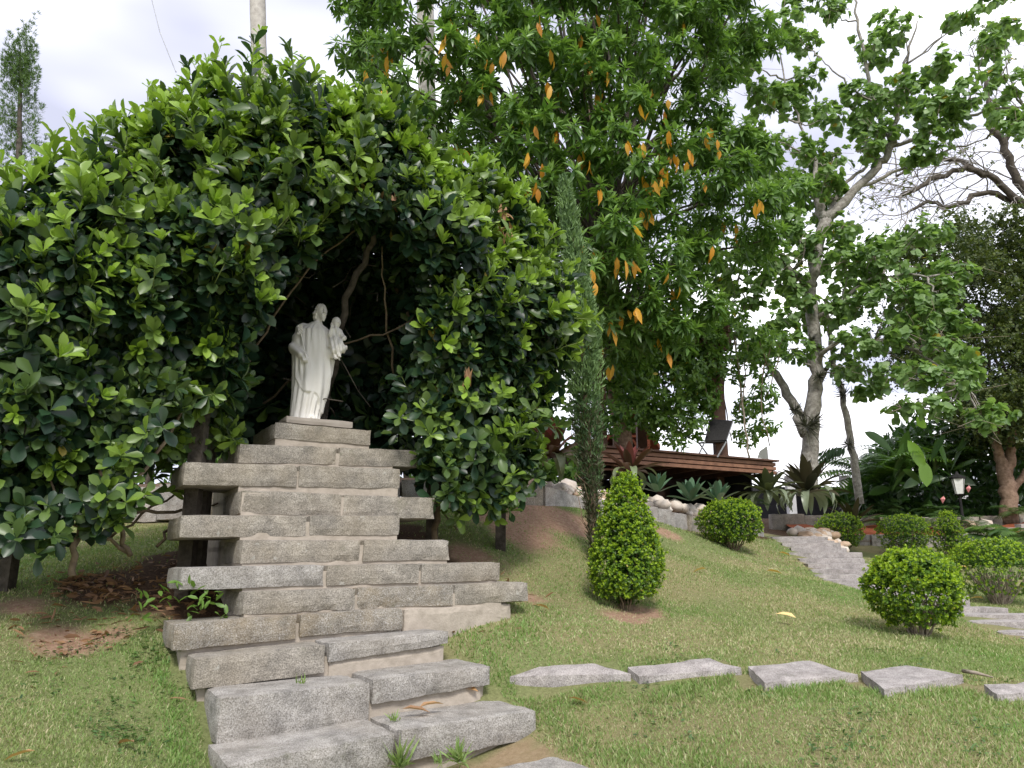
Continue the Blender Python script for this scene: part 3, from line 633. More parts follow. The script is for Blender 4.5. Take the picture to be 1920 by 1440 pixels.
def arbor_clusters(n, side, depth, ny):
    p, d, v, nm = arbor_surface(n, side)
    if side < 0:
        nd = poly_sd(p, NICHE); keep = nd + rng.normal(0, .04, len(p)) < 0.0; p, d, v, nm = p[keep], d[keep], v[keep], nm[keep]
    P = stv(p, v) - nm * (np.abs(rng.normal(0, depth, len(p))))[:, None] + rng.normal(0, .03, (len(p), 3))
    A = unit(nm * .75 + UP * rng.uniform(.1, .7, len(p))[:, None] + rng.normal(0, .28, (len(p), 3)))
    return P, A, nm, p
LV = .153
vin2 = Leaves()
P, A, nm, p2 = arbor_clusters(2500, -1, .07, 0); P = P + nm * (.22 * vnoise(P * 2.3 + 4))[:, None]; LVs = LV * rng.uniform(.72, 1.22, len(P))
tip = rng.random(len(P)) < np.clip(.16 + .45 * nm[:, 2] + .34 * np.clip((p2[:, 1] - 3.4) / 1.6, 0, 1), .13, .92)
whorls(vine, P, A, 5, LVs, .95, (.95, 1.75), .28, (0, 0), bright=(0, 1), odd=.004)
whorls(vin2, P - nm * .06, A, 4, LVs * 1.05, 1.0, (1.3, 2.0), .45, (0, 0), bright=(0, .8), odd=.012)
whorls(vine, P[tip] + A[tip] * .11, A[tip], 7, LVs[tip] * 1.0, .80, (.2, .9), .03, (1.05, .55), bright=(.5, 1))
whorls(vine, P[~tip] + A[~tip] * .02, A[~tip], 3, LVs[~tip] * .9, .9, (.4, 1.0), .05, (.25, .0), bright=(.3, 1))
P, A, nm, p2 = arbor_clusters(420, 1, .08, 0); kp = p2[:, 1] > 2.5; P, A = P[kp], A[kp]
whorls(vin2, P, A, 8, LV * 1.5, 1.0, (.6, 1.8), .3, (.2, 0))
# dense inner leaf mass that keeps the daylight out
n = 5200; p = np.stack([rng.uniform(-2.7, 2.9, n), rng.uniform(1.6, 5.9, n)], 1); d = poly_sd(p, SIL); q = np.clip(d / RR, 0, 1); t = TT * np.sqrt(np.clip(1 - (1 - q) ** 2, 0, 1))
v = VC + t * rng.uniform(-.85, 1, n); keep = (d > .08) & ~((poly_sd(p, NICHE) > -.05) & (v < 1.75)) & ((p[:, 1] > 2.5) | (v < 1.0))
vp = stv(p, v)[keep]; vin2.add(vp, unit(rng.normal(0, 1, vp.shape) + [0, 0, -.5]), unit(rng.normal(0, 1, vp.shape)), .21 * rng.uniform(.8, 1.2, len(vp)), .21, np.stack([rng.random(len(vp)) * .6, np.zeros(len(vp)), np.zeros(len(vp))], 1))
# lining of the niche and its roof
n = 900; k = rng.integers(1, len(NICHE) - 1, n); f = rng.random(n)[:, None]; pb = NICHE[k] * (1 - f) + NICHE[(k + 1) % len(NICHE)] * f; ctr = np.array([.15, 3.2])
pb = pb + unit(pb - ctr) * np.abs(rng.normal(.08, .10, n))[:, None]; pv = rng.uniform(.35, 1.8, n); nb = unit(U3 * (ctr - pb)[:, :1] + UP * (ctr - pb)[:, 1:]); ok = pb[:, 1] > 2.75
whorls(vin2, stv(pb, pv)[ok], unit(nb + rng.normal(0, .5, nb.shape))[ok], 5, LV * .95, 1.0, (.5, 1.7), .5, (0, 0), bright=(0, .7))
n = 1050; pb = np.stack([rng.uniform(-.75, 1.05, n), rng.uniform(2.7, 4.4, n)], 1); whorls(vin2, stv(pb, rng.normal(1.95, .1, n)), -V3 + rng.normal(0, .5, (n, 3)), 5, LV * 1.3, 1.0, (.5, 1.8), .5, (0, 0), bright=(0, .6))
# sprays that hang in front of the steps on both sides
for (u0, v0, z0, r_, m_) in [(1.02,.40,2.50,.17,12),(1.12,.36,2.30,.15,10),(1.22,.42,2.12,.13,7),(1.0,.45,2.75,.22,14),(1.42,.40,2.2,.15,8),(1.28,.35,2.62,.18,10),(1.65,.5,2.18,.14,8),(-1.30,.35,2.45,.16,10),(-1.30,.30,2.2,.14,8),(-1.34,.28,2.0,.12,7),(-1.5,.25,1.92,.16,8),(-1.8,.3,1.85,.15,8),(-1.15,.42,2.85,.16,10),(1.95,.6,2.42,.15,8),(-.62,.95,2.66,.13,9),(-.82,.95,2.62,.14,10),(-1.0,.85,2.52,.13,9)]:
    m_ = int(m_ * 1.6); c = st(u0, v0, z0); Pc = c + rng.normal(0, r_ * .55, (m_, 3)); whorls(vine, Pc, unit(-V3 * .8 + UP * .4 + rng.normal(0, .35, (m_, 3))), 7, LV, .95, (.4, 1.7), .2, (.75 if random.random() < .5 else .2, 0), bright=(.2, 1))
# upright shoots on the crest
shoots = [(-.98,1.1,5.45,.75,(-.10,.25)),(-.55,1.0,5.72,.55,(-.1,0)),(-.62,.9,5.65,.75,(.02,0)),(-.12,1.1,5.85,.62,(-.25,0)),(.22,1.1,5.85,.45,(.05,0)),(.55,1.0,5.8,.5,(.1,0)),(-1.35,1.0,5.15,.5,(-.1,0)),(-1.75,1.0,4.7,.5,(-.3,0)),(-2.1,.9,4.3,.5,(-.5,0)),(.8,1.0,5.65,.4,(.2,0)),(-.3,.8,5.7,.5,(.1,0)),(2.55,.9,4.55,.45,(.5,0)),(2.7,.9,4.15,.35,(.7,0)),(2.0,.8,5.3,.4,(.2,0)),(-1.15,.45,3.75,.45,(0,-.3)),(1.75,.9,5.5,.4,(.05,0)),(-1.0,.8,5.5,.6,(.1,0)),(-2.4,.9,3.95,.45,(-.6,0))]
for i in range(48):
    uu = random.uniform(-2.2, 2.4); zz = np.interp(uu, [-2.7,-2.0,-1.0,.26,1.1,2.1,2.9], [3.5,4.45,5.38,5.76,5.42,4.98,4.3]) - .08
    shoots.append((uu, random.uniform(.6, 1.4), zz, random.uniform(.25, .6), (random.uniform(-.4, .4), random.uniform(-.3, .3))))
sm = MB()
for (u0, v0, z0, ln, (du, dv)) in shoots:
    a = st(u0, v0, z0 - .26); dr_ = unit(UP + U3 * du + V3 * dv); P_ = [a + dr_ * ln * t + np.array([random.gauss(0, .012), 0, 0]) + U3 * du * ln * .25 * t * t for t in np.linspace(0, 1.1, 7)]
    sm.tube(P_, np.linspace(.007, .003, 7), 5)
    for j, t in enumerate(np.arange(.25, 1.01, .17)):
        c = a + dr_ * ln * 1.1 * t; dd = unit(np.array([[random.gauss(0, 1), random.gauss(0, 1), .9]])); dd = np.concatenate([dd, dd * [-1, -1, 1]]); m_ = 2
        yv = .55 + .45 * t
        vine.add(np.repeat(c[None], 2, 0), unit(dd + dr_ * .5), np.repeat(dr_[None], 2, 0), LV * (1.15 - .45 * t), LV * (1.0 - .45 * t), np.array([[.9, yv, 0]] * 2))
    whorls(vine, (a + dr_ * ln * 1.1)[None], dr_[None], 4, LV * .55, .85, (.2, .6), 0, (1, .9))
Pf, Af, nf, pf = arbor_clusters(230, -1, .02, 0)
for a, n_ in zip(Pf, nf):
    ln = random.uniform(.16, .38); dr_ = unit(n_ * .8 + UP * random.uniform(.1, .8) + rng.normal(0, .3, 3)); yb = random.uniform(.0, 1) ** 1.6
    sm.tube([a, a + dr_ * ln * .5, a + dr_ * ln], [.005, .004, .003], 4)
    for t in np.arange(.3, 1.0, .22):
        c = a + dr_ * ln * t; q = unit(rng.normal(0, 1, 3) + dr_ * .4); q = np.stack([q, unit(-q + dr_ * 1.2)]); l_ = LV * random.uniform(.75, 1.2)
        vine.add(np.repeat(c[None], 2, 0), unit(q + dr_ * .35 - UP * .15), np.repeat(dr_[None], 2, 0), l_, l_ * .85, np.array([[random.random(), yb * t, 0]] * 2))
    whorls(vine, (a + dr_ * ln)[None], dr_[None], 4, LV * .8, .8, (.2, .8), 0, (yb, yb * .6))
sm.build('shoot_stems', M_STEMG, ab, True, 'stuff')
def front_score(P): 
    rel = P - O3; v = rel @ V3; return np.where((v < .75), 1., .35)
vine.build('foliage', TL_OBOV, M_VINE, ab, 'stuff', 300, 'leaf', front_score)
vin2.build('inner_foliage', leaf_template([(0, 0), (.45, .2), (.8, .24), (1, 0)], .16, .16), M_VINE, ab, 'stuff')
# withered brown leaf bunches hanging on the vine
dry = Leaves()
for (u0, v0, z0) in [(.45,.22,4.62),(1.12,.28,4.42),(1.55,.30,4.78),(1.55,.26,4.62),(1.18,.25,3.22)]:
    Pc = np.repeat(st(u0, v0, z0)[None], 7, 0) + rng.normal(0, .035, (7, 3)); dry.add(Pc, unit(rng.normal(0, .45, (7, 3)) + [0, 0, -1.1]), rng.normal(0, 1, (7, 3)), .115, .075, np.stack([rng.random(7), rng.random(7) * .4, np.zeros(7)], 1))
dry.build('withered_leaves', TL_OBOV, M_DRYLEAF, ab)
# timber posts, hoops and the old stems
for (u0, v0) in [(-.80, .80), (-.70, 1.0), (1.25, 1.05), (-1.9, 1.4), (2.1, 1.3), (0.9, 2.0), (-.6, 2.0)]:
    P0 = st(u0, v0, 0); z0 = hz(P0[0], P0[1]); m_ = MB(); m_.bar((P0[0], P0[1], z0 - .15), (P0[0], P0[1], 4.6), .10, .10); m_.build('post', M_BARKD, ab)
for k_ in range(3):
    vv = [.55, 1.2, 1.9][k_]; m_ = MB(); m_.tube(smoothline([st(-1.9, vv, 3.4), st(-1.5, vv, 4.4), st(-.6, vv, 5.0), st(.3, vv, 5.15), st(1.2, vv, 4.9), st(1.9, vv, 4.3), st(2.1, vv, 3.4)]), .03, 6); m_.build('hoop', M_BARKD, ab, True)
for (pts, r0) in [([st(-1.52,.42,1.55), st(-1.50,.42,1.85), st(-1.42,.5,2.2), st(-1.6,.7,2.8), st(-1.4,1.,3.6)], .022), ([st(-1.20,.50,1.68), st(-1.28,.45,1.85), st(-1.26,.45,2.1), st(-1.0,.6,2.6), st(-.7,.9,3.4), st(-.3,1.2,4.6)], .018), ([st(-1.22,.5,1.7), st(-1.42,.42,1.82), st(-1.62,.4,1.95), st(-1.8,.5,2.4)], .013),
                  ([st(.3,1.6,2.2), st(.35,1.4,3.2), st(.33,.95,3.9), st(.42,.6,4.35), st(.5,.5,4.8)], .045), ([st(1.2,.9,1.7), st(1.15,.75,2.1), st(1.3,.7,2.6), st(1.1,.9,3.4), st(.7,1.1,4.4)], .03), ([st(-.2,1.7,3.0), st(.3,1.3,3.5), st(.8,.9,3.7), st(1.2,.7,4.2)], .012), ([st(.9,1.2,3.3), st(.62,.8,3.9), st(.5,.6,4.3)], .012), ([st(-.5,1.3,3.0), st(-.3,.9,3.6), st(-.05,.65,4.1), st(.4,.55,4.5)], .012),
                  ([st(-1.0,.9,1.75), st(-.8,1.1,2.0), st(-.55,1.2,2.1)], .012), ([st(-1.4,.9,1.95), st(-.9,1.0,2.02), st(-.5,1.1,1.95)], .016), ([st(-1.3,1.2,1.8), st(-.95,1.1,2.1), st(-.6,1.0,2.3)], .012), ([st(1.0,.9,2.3), st(1.15,.7,2.1), st(1.35,.7,1.9)], .010), ([st(1.3,.9,2.4), st(1.1,.7,2.2), st(.95,.7,2.0)], .010)]:
    m_ = MB(); P_ = smoothline(pts, 5); m_.tube(wobble(P_, .012), np.linspace(r0, r0 * .5, len(P_)), 6); m_.build('stem', M_STEM if r0 < .04 else M_BARKD, ab, True)
tw = MB()
for i in range(34):
    c = st(random.uniform(-.6, .95), random.uniform(.9, 1.8), random.uniform(2.9, 4.3)); dd = unit(np.array([random.gauss(0, 1), random.gauss(0, 1), random.gauss(0, .7)])) * random.uniform(.25, .6); tw.tube([c, c + dd * .5 + rng.normal(0, .03, 3), c + dd], [.006, .005, .003], 4)
tw.build('twigs', M_BARKD, ab, True, 'stuff')

# ------------------------------------------------------------------ stepping stones across the lawn
def slab(name, corners, th, seed, mat, parent=None, amp=.008):
    """irregular flagstone from its four top corners (front-left, front-right, back-right, back-left)"""
    a, b, c, d = [np.asarray(x, float) for x in corners]
    def c8(s, t, k): return (a * (1 - s) + b * s) * (1 - t) + (d * (1 - s) + c * s) * t - np.array([0, 0, th * (1 - k)])
    W, Fc = rough_block(c8, amp, seed, .07, 1.5); return add(name, mesh_py(name, W, Fc), mat, parent)
SS = [((952,1266),(1182,1262),(1120,1241),(1012,1248),4.85,'first pale stepping stone beside the steps, its left edge in tall grass'),
      ((1196,1268),(1392,1250),(1330,1232),(1172,1246),4.9,'stepping stone second from the granite steps, widest along its back edge'),
      ((1432,1280),(1610,1262),(1520,1239),(1400,1246),4.7,'stepping stone third from the granite steps, pointed at its front edge'),
      ((1658,1292),(1808,1264),(1700,1244),(1612,1258),4.6,'stepping stone fourth from the granite steps, with a dry stalk beside it'),
      ((1868,1300),(2040,1290),(2010,1268),(1843,1280),4.25,'stepping stone cut by the right edge of the photograph')]
STONES = []
for i, (a, b, c, d, Y, lb) in enumerate(SS):
    pts = []
    for q in (a, b, c, d): pts.append(hit(q[0], q[1], .05))
    zt = np.mean([p[2] for p in pts]); Ap = np.array([[1, p[0], p[1]] for p in pts]); cf = np.linalg.lstsq(Ap, np.array([p[2] for p in pts]), rcond=None)[0]; pts = [np.array([p[0], p[1], cf @ [1, p[0], p[1]]]) for p in pts]
    o = slab('stepping_stone', pts, .13, 40 + i, M_SLAB, None, .006); tag(o, lb, 'stepping stone', 'stepping stones across the lawn'); STONES.append(np.mean(pts, 0))

sk = MB(); sk.tube([hit(1806, 1258, .03), hit(1832, 1262, .05), hit(1862, 1270, .03)], [.012, .010, .004], 6); sko = sk.build('dry_stalk', M_TWIG, None, True); tag(sko, 'dry tan stalk lying beside the fourth stepping stone', 'stalk')

# ------------------------------------------------------------------ garden stairs on the far side of the lawn
gs = thing('garden_stairs', 'narrow pale stone stair climbing the lawn between the clipped round bushes', 'steps', (4.6, 10, 1.6))
path = smoothline([(4.98,14.0,0),(4.80,12.6,0),(4.60,11.2,0),(4.40,9.9,0),(4.45,8.9,0),(4.72,8.0,0),(4.80,7.2,0),(4.86,6.4,0),(4.95,5.7,0)], 20)
seg = np.concatenate([[0], np.cumsum(np.linalg.norm(np.diff(path[:, :2], axis=0), axis=1))]); tr = np.arange(.1, seg[-1], .40); TREADS = []
for i, s_ in enumerate(tr):
    c = np.array([np.interp(s_, seg, path[:, k]) for k in (0, 1)]); c2 = np.array([np.interp(s_ + .1, seg, path[:, k]) for k in (0, 1)])
    t_ = np.array([-.10, -1]); t_ = t_ / np.linalg.norm(t_); nrm = np.array([-t_[1], t_[0]]); w_ = random.uniform(.44, .52); z = hz(*c) + (.10 if c[1] > 8.6 else .035) + random.uniform(-.006, .006); dp = .17
    w1, w2 = w_ + random.uniform(-.03, .03), w_ + random.uniform(-.03, .03); th = .15
    P = [np.array([*(c + t_ * dp - nrm * w1), z + random.uniform(-.003, .003)]), np.array([*(c + t_ * dp + nrm * w2), z + random.uniform(-.003, .003)]), np.array([*(c - t_ * dp + nrm * w2), z]), np.array([*(c - t_ * dp - nrm * w1), z])]
    if P[0][0] > P[1][0]: P = [P[1], P[0], P[3], P[2]]
    slab('step', P, th, 60 + i, M_SLAB, gs, .004); TREADS.append(c)
TREADS = np.array(TREADS)

# ------------------------------------------------------------------ retaining kerb, pebble bed
kb = thing('stone_kerb', 'low retaining kerb of grey blocks holding back the pebble bed', 'kerb', (2, 10, 2.2))
KP = [(-7.5,9.8,2.55),(-4.5,9.0,2.55),(-1.5,8.75,2.58)] + [tuple(at(*q)) for q in [(985,905,9.0),(1110,935,9.8),(1215,950,10.8),(1320,967,12.0),(1432,988,13.4)]]
KL = smoothline(KP, 14); ks = np.concatenate([[0], np.cumsum(np.linalg.norm(np.diff(KL, axis=0), axis=1))]); s_ = 0.; kseed = 100
def kpt(s): return np.array([np.interp(s, ks, KL[:, k]) for k in range(3)])
while s_ < ks[-1] - .2:
    ln = random.uniform(.34, .52); a = kpt(s_ + .006); b = kpt(min(s_ + ln - .006, ks[-1])); d_ = unit((b - a)[:2]); nn = np.array([-d_[1], d_[0], 0]) * .16; off = nn * random.uniform(-.12, .12)
    dz = random.uniform(-.025, .02); a = a + off; b = b + off; a[2] += dz; b[2] += dz
    slab('kerb_stone', [a, b, b + nn, a + nn], .42, kseed, M_KERB if random.random() < .8 else M_GRANS, kb, .006); kseed += 1; s_ += ln
bed = bpy.data.objects.new('planting_bed', None); COL.objects.link(bed); bed['kind'] = 'structure'; ROOTLOC[bed.name] = (0, 0, 0)
# earth fill behind the kerb
bv = []; bf = []
for i, s in enumerate(np.linspace(0, ks[-1], 70)):
    p = kpt(s); d_ = unit((kpt(min(s + .1, ks[-1])) - kpt(max(s - .1, 0)))[:2]); nn = np.array([-d_[1], d_[0]])
    for j, (o_, dz) in enumerate(((.10, -.07), (.5, .02), (1.0, .14), (1.8, .22), (3.2, .1))):
        q = p[:2] + nn * o_; bv.append((q[0], q[1], p[2] + dz + .03 * vnoise(np.array([q[0] * 2, q[1] * 2, 0]))))
    if i: bf += [(5 * i - 5 + j, 5 * i + j, 5 * i + j + 1, 5 * i - 4 + j) for j in range(4)]
M_EARTH = plain('bed_earth', (.07, .045, .03), (.20, .13, .085), 12, .95, .7, .02, 40)
add('bed_soil', mesh_py('bed_soil', bv, [f[::-1] for f in bf], True), M_EARTH, bed)
def pebble_mesh(seed):
    V = []; Fc = []
    import itertools
    n1, n2 = 7, 4
    V.append((0, 0, 1)); 
    for i in range(1, n2):
        for k in range(n1): a = math.pi * i / n2; b = 2 * math.pi * k / n1; V.append((math.sin(a) * math.cos(b), math.sin(a) * math.sin(b), math.cos(a)))
    V.append((0, 0, -1)); V = np.array(V); V = V * (1 + .28 * vnoise(V * 1.3 + seed * 3.7))[:, None]
    for k in range(n1): Fc.append((0, 1 + k, 1 + (k + 1) % n1)); Fc.append((len(V) - 1, 1 + (n2 - 2) * n1 + (k + 1) % n1, 1 + (n2 - 2) * n1 + k))
    for i in range(n2 - 2):
        for k in range(n1): Fc.append((1 + i * n1 + k, 1 + (i + 1) * n1 + k, 1 + (i + 1) * n1 + (k + 1) % n1, 1 + i * n1 + (k + 1) % n1))
    return mesh_py('pebble', V, Fc, True)
PEBS = [pebble_mesh(i) for i in range(8)]
for i, m in enumerate(PEBS): m.materials.append(M_PEB if i < 6 else M_PEB2)
k0 = ks[-1] * .62; np_ = 0
for i in range(400):
    if np_ >= 290: break
    s = random.uniform(k0, ks[-1] - .05); p = kpt(s); d_ = unit((kpt(min(s + .1, ks[-1])) - kpt(s - .1))[:2]); nn = np.array([-d_[1], d_[0]]); o_ = abs(random.gauss(.16, .30)) + .14
    if o_ > .95: continue
    q = p[:2] + nn * o_; z = p[2] + np.interp(o_, [.1, .5, 1.0], [-.05, .03, .15]); r_ = random.uniform(.06, .12) * (1.35 if random.random() < .12 else 1)
    o = bpy.data.objects.new('pebble', random.choice(PEBS)); COL.objects.link(o); o.parent = bed; o.location = (q[0], q[1], z + .03 + r_ * .35 + (random.random() < .35) * .06)
    o.scale = (r_ * random.uniform(.9, 1.4), r_, r_ * random.uniform(.55, .9)); o.rotation_euler = (random.uniform(-.4, .4), random.uniform(-.4, .4), random.uniform(0, 6.3)); np_ += 1
# pebbles spilling down beside the stair, far kerb with paving setts and red earth
for i in range(60):
    p = at(random.gauss(1530, 22), 0, 14.3); x = random.gauss(5.62, .22); y = random.gauss(14.4, .25); r_ = random.uniform(.06, .12)
    o = bpy.data.objects.new('pebble', random.choice(PEBS)); COL.objects.link(o); o.parent = bed; o.location = (x, y, hz(x, y) + .16 + .25 * (y - 14.2)); o.scale = (r_ * 1.2, r_, r_ * .8); o.rotation_euler = (0, 0, random.uniform(0, 6))
fk = thing('far_kerb', 'rough stone edging behind the small round bushes along the red earth', 'kerb', (8, 16, 2))
for i in range(26):
    x = 5.7 + i * .40; y = 15.75 + .12 * math.sin(i * .7) + .02 * i; z = hz(x, y) + .24 + random.uniform(-.03, .03)
    slab('kerb_stone', [(x, y, z), (x + .38, y, z), (x + .38, y + .2, z), (x, y + .2, z)], .34, 200 + i, M_KERB, fk, .012)
    if i % 2 == 0:
        y2 = y + 1.35; z2 = hz(x, y2) + .34; slab('kerb_stone', [(x, y2, z2), (x + .74, y2, z2), (x + .74, y2 + .2, z2), (x, y2 + .2, z2)], .4, 240 + i, M_GRAN, fk, .012)
for i in range(7):
    x = 9.0 + random.uniform(-.8, 1.6); y = 16.9; r_ = random.uniform(.12, .22); o = bpy.data.objects.new('boulder', PEBS[i]); COL.objects.link(o); o.parent = bed; o.location = (x, y, hz(x, y) + .12); o.scale = (r_ * 1.3, r_, r_)
rb = MB(); GXr, GYr = np.meshgrid(np.linspace(6, 16, 26), np.linspace(15.9, 17.2, 6)); Zr = height(GXr, GYr) + .12 + .05 * vnoise(np.stack([GXr * 3, GYr * 3, GXr * 0], -1))
rb.put(np.stack([GXr.ravel(), GYr.ravel(), Zr.ravel()], 1), [(j * 26 + i, j * 26 + i + 1, (j + 1) * 26 + i + 1, (j + 1) * 26 + i) for j in range(5) for i in range(25)])
rb.build('red_earth', plain('red_earth', (.22, .055, .02), (.36, .11, .05), 7, .95, .8, .03, 30), bed, True)

# ------------------------------------------------------------------ clipped topiary bushes
def topiary(name, label, base, w_, h_, shape, nsp, lean=0, stems=14, bare=0., lsz=.034, group='clipped topiary bushes'):
    t = thing(name, label, 'topiary', base, group); lv = Leaves(); base = np.asarray(base)
    m = nsp; z = rng.uniform(0, 1, m); ph = rng.uniform(0, 6.283, m)
    if shape == 'cone': r = np.interp(z, [0, .12, .3, .6, .85, .95, 1], [.36, .47, .50, .37, .23, .14, .02]); zz = .10 + .9 * z; nz_ = np.interp(z, [0, .15, .8, 1], [-.5, .1, .35, 1])
    else:
        a = np.arccos(1 - 1.84 * rng.random(m)); r = .5 * np.sin(a) * (1 + .06 * np.sin(3 * ph)); zz = .60 + .40 * np.cos(a); zz = np.where(np.cos(a) < 0, .60 + .54 * np.cos(a), zz); nz_ = np.cos(a)
    wob = 1 + .11 * vnoise(np.stack([np.cos(ph) * 1.7, np.sin(ph) * 1.7, zz * 3 + base[0]], 1)) + .07 * vnoise(np.stack([np.cos(ph) * 5, np.sin(ph) * 5, zz * 8], 1))
    P = np.stack([np.cos(ph) * r * w_ * wob, np.sin(ph) * r * w_ * wob, zz * h_], 1); P[:, 0] += lean * zz; P = P + base
    nr = unit(np.stack([np.cos(ph), np.sin(ph), nz_ * (1.3 if shape != 'cone' else 1)], 1)); deep = np.abs(rng.normal(0, .035, m)) * w_ / .7; P = P - nr * deep[:, None] * .6 + nr * (rng.random(m)[:, None] < .25) * rng.uniform(0, .05, (m, 1))
    if bare: keep = ~((zz < .62) & (rng.random(m) < bare)); P, nr, zz = P[keep], nr[keep], zz[keep]
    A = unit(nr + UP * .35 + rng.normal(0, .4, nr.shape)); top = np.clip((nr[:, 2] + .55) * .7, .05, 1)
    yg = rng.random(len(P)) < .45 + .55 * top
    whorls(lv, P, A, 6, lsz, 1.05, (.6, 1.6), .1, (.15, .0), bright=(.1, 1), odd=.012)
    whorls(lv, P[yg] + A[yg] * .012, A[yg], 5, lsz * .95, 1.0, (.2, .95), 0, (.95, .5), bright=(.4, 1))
    inn = rng.normal(0, 1, (nsp * 2, 3)); inn = unit(inn) * (rng.random((len(inn), 1)) ** .4) * .42; ctr = base + np.array([lean * .5, 0, h_ * (.55 if shape != 'cone' else .42)])
    Pi = ctr + inn * ([w_, w_, h_ * .95] if shape != 'cone' else [w_ * .75, w_ * .75, h_ * .95])
    if bare: Pi = Pi[Pi[:, 2] > base[2] + h_ * .6]
    lv.add(Pi, rng.normal(0, 1, Pi.shape), rng.normal(0, 1, Pi.shape), lsz * 1.2, lsz * 1.2, np.array([[.2, 0, 0]]))
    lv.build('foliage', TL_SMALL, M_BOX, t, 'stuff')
    for k in range(stems):
        a = 6.283 * k / stems + random.uniform(-.2, .2); q = random.uniform(.16, .42); m_ = MB()
        P_ = smoothline([base + [math.cos(a) * .03, math.sin(a) * .03, -.05], base + [math.cos(a) * w_ * q * .4, math.sin(a) * w_ * q * .4, h_ * .12], base + [math.cos(a) * w_ * q, math.sin(a) * w_ * q, h_ * random.uniform(.42, .6)]], 3)
        m_.tube(wobble(P_, .008), np.linspace(.012, .005, len(P_)), 5); m_.build('stem', M_TWIG if bare else M_STEM, t, True)
    return t
topiary('cone_bush', 'tall cone-clipped bright green bush standing before the thin cypress', ground(1175, 7.0), .60, 1.18, 'cone', 2300, .03, 16)
topiary('round_bush', 'large round clipped bush in front of the garden stair', ground(1725, 6.5), .69, .67, 'round', 2200, 0, 22, .15, .036)
topiary('round_bush', 'round clipped bush on the slope just below the deck and agaves', ground(1375, 11.0), .87, .69, 'round', 1500, 0, 14)
topiary('round_bush', 'small round bush right at the head of the garden stair', ground(1580, 15.0), .86, .72, 'round', 1000, 0, 12)
topiary('round_bush', 'round clipped bush in the back row, between the stair-head bush and small cone', ground(1702, 15.0), .93, .76, 'round', 1000, 0, 12)
topiary('cone_bush', 'small cone-clipped bush beside the red earth at the back of the lawn', ground(1785, 14.8), .56, .82, 'cone', 800, 0, 10)
topiary('round_bush', 'round bush with bare twiggy lower half near the right edge', ground(1875, 9.4), .95, .74, 'round', 1700, 0, 46, .5)

# ------------------------------------------------------------------ rosette plants: agaves and bromeliads
def rosette(name, label, cat, base, n, L0, W0, e_lo, e_hi, droop, mat, group, old=0, redtop=0., tipw=.55):
    t = thing(name, label, cat, base, group); base = np.asarray(base)
    for k in range(n + old):
        isold = k >= n; f = (k % max(n, 1)) / max(n - 1, 1); a = k * 2.399 + random.uniform(-.25, .25); el = R(e_hi + (e_lo - e_hi) * f + random.uniform(-6, 6)); l = L0 * (random.uniform(.8, 1.08) * (.72 + .28 * f)); dr_ = droop * (.6 + .8 * f)
        if isold: el = R(random.uniform(-5, 25)); dr_ = 2.2; l = L0 * random.uniform(.7, .95)
        h = np.array([math.cos(a), math.sin(a), 0]); sd = np.array([-math.sin(a), math.cos(a), 0]); p = base + h * .03 + [0, 0, .04 + .03 * (1 - f)]; V = []; ns = 8
        for i in range(ns + 1):
            s = i / ns; wd = W0 * np.interp(s, [0, .25, .6, .85, 1], [.55, .85, 1.0, tipw, .03]) * .5 * (.8 if isold else 1); ang = el - dr_ * s * s
            d_ = h * math.cos(ang) + UP * math.sin(ang); nrm = np.cross(sd, d_); nrm = nrm if nrm[2] > 0 else -nrm
            if i: p = p + d_ * (l / ns)
            cup = .35 * wd; V += [p - sd * wd + nrm * cup, p, p + sd * wd + nrm * cup]
        T = [];
        for i in range(ns):
            b = 3 * i; T += [(b, b + 1, b + 4), (b, b + 4, b + 3), (b + 1, b + 2, b + 5), (b + 1, b + 5, b + 4)]
        tint = np.zeros((len(V), 3)); tint[:, 0] = random.random(); tint[:, 1] = (random.uniform(.5, 1) if f < redtop and not isold else random.uniform(0, .25)); tint[:, 2] = (random.uniform(.7, 1) if isold else 0)
        add('leaf', mesh_np('leaf', V, T, tint, True), mat, t)
    return t
def inbed(px, py, Y, dz=0): p = at(px, py, Y); return p + [0, 0, dz]
rosette('bromeliad', 'large red and green bromeliad on the pebbles left of the cypress', 'bromeliad', inbed(1035,866,9.35), 20, .62, .15, 8, 82, .5, M_BROMR, 'bromeliads in the bed', 8, .5)
rosette('bromeliad', 'maroon bromeliad with spiky leaves at the near end of the deck', 'bromeliad', inbed(1182,892,10.7), 20, .60, .12, 5, 80, .35, M_BROMR, 'bromeliads in the bed', 5, .3)
rosette('bromeliad', 'olive bromeliad with pale drooping leaves under the far end of the deck', 'bromeliad', inbed(1440,930,13.3), 26, .66, .14, 2, 75, .55, M_BROMG, 'bromeliads in the bed', 10)
rosette('bromeliad', 'tall dark bromeliad in front of the lichen-grey tree trunk', 'bromeliad', inbed(1515,930,13.9), 24, .92, .18, 2, 82, .4, M_BROMD, 'bromeliads in the bed', 12)
rosette('bromeliad', 'low dark maroon bromeliad behind the bush at the stair head', 'bromeliad', inbed(1602,988,15.3), 20, .72, .12, 5, 70, .35, M_BROMD, 'bromeliads in the bed', 0)
rosette('agave', 'smallest blue-green agave, nearest the maroon bromeliad', 'agave', inbed(1233,928,11.0), 16, .36, .10, 15, 85, .12, M_AGAVE, 'agaves on the pebble bed', 0, 0, .75)
rosette('agave', 'middle and tallest of the three blue-green agaves', 'agave', inbed(1296,945,11.9), 20, .46, .12, 12, 86, .12, M_AGAVE, 'agaves on the pebble bed', 0, 0, .75)
rosette('agave', 'blue-green agave directly behind the round bush on the slope', 'agave', inbed(1347,945,12.5), 18, .42, .11, 12, 84, .12, M_AGAVE, 'agaves on the pebble bed', 0, 0, .75)

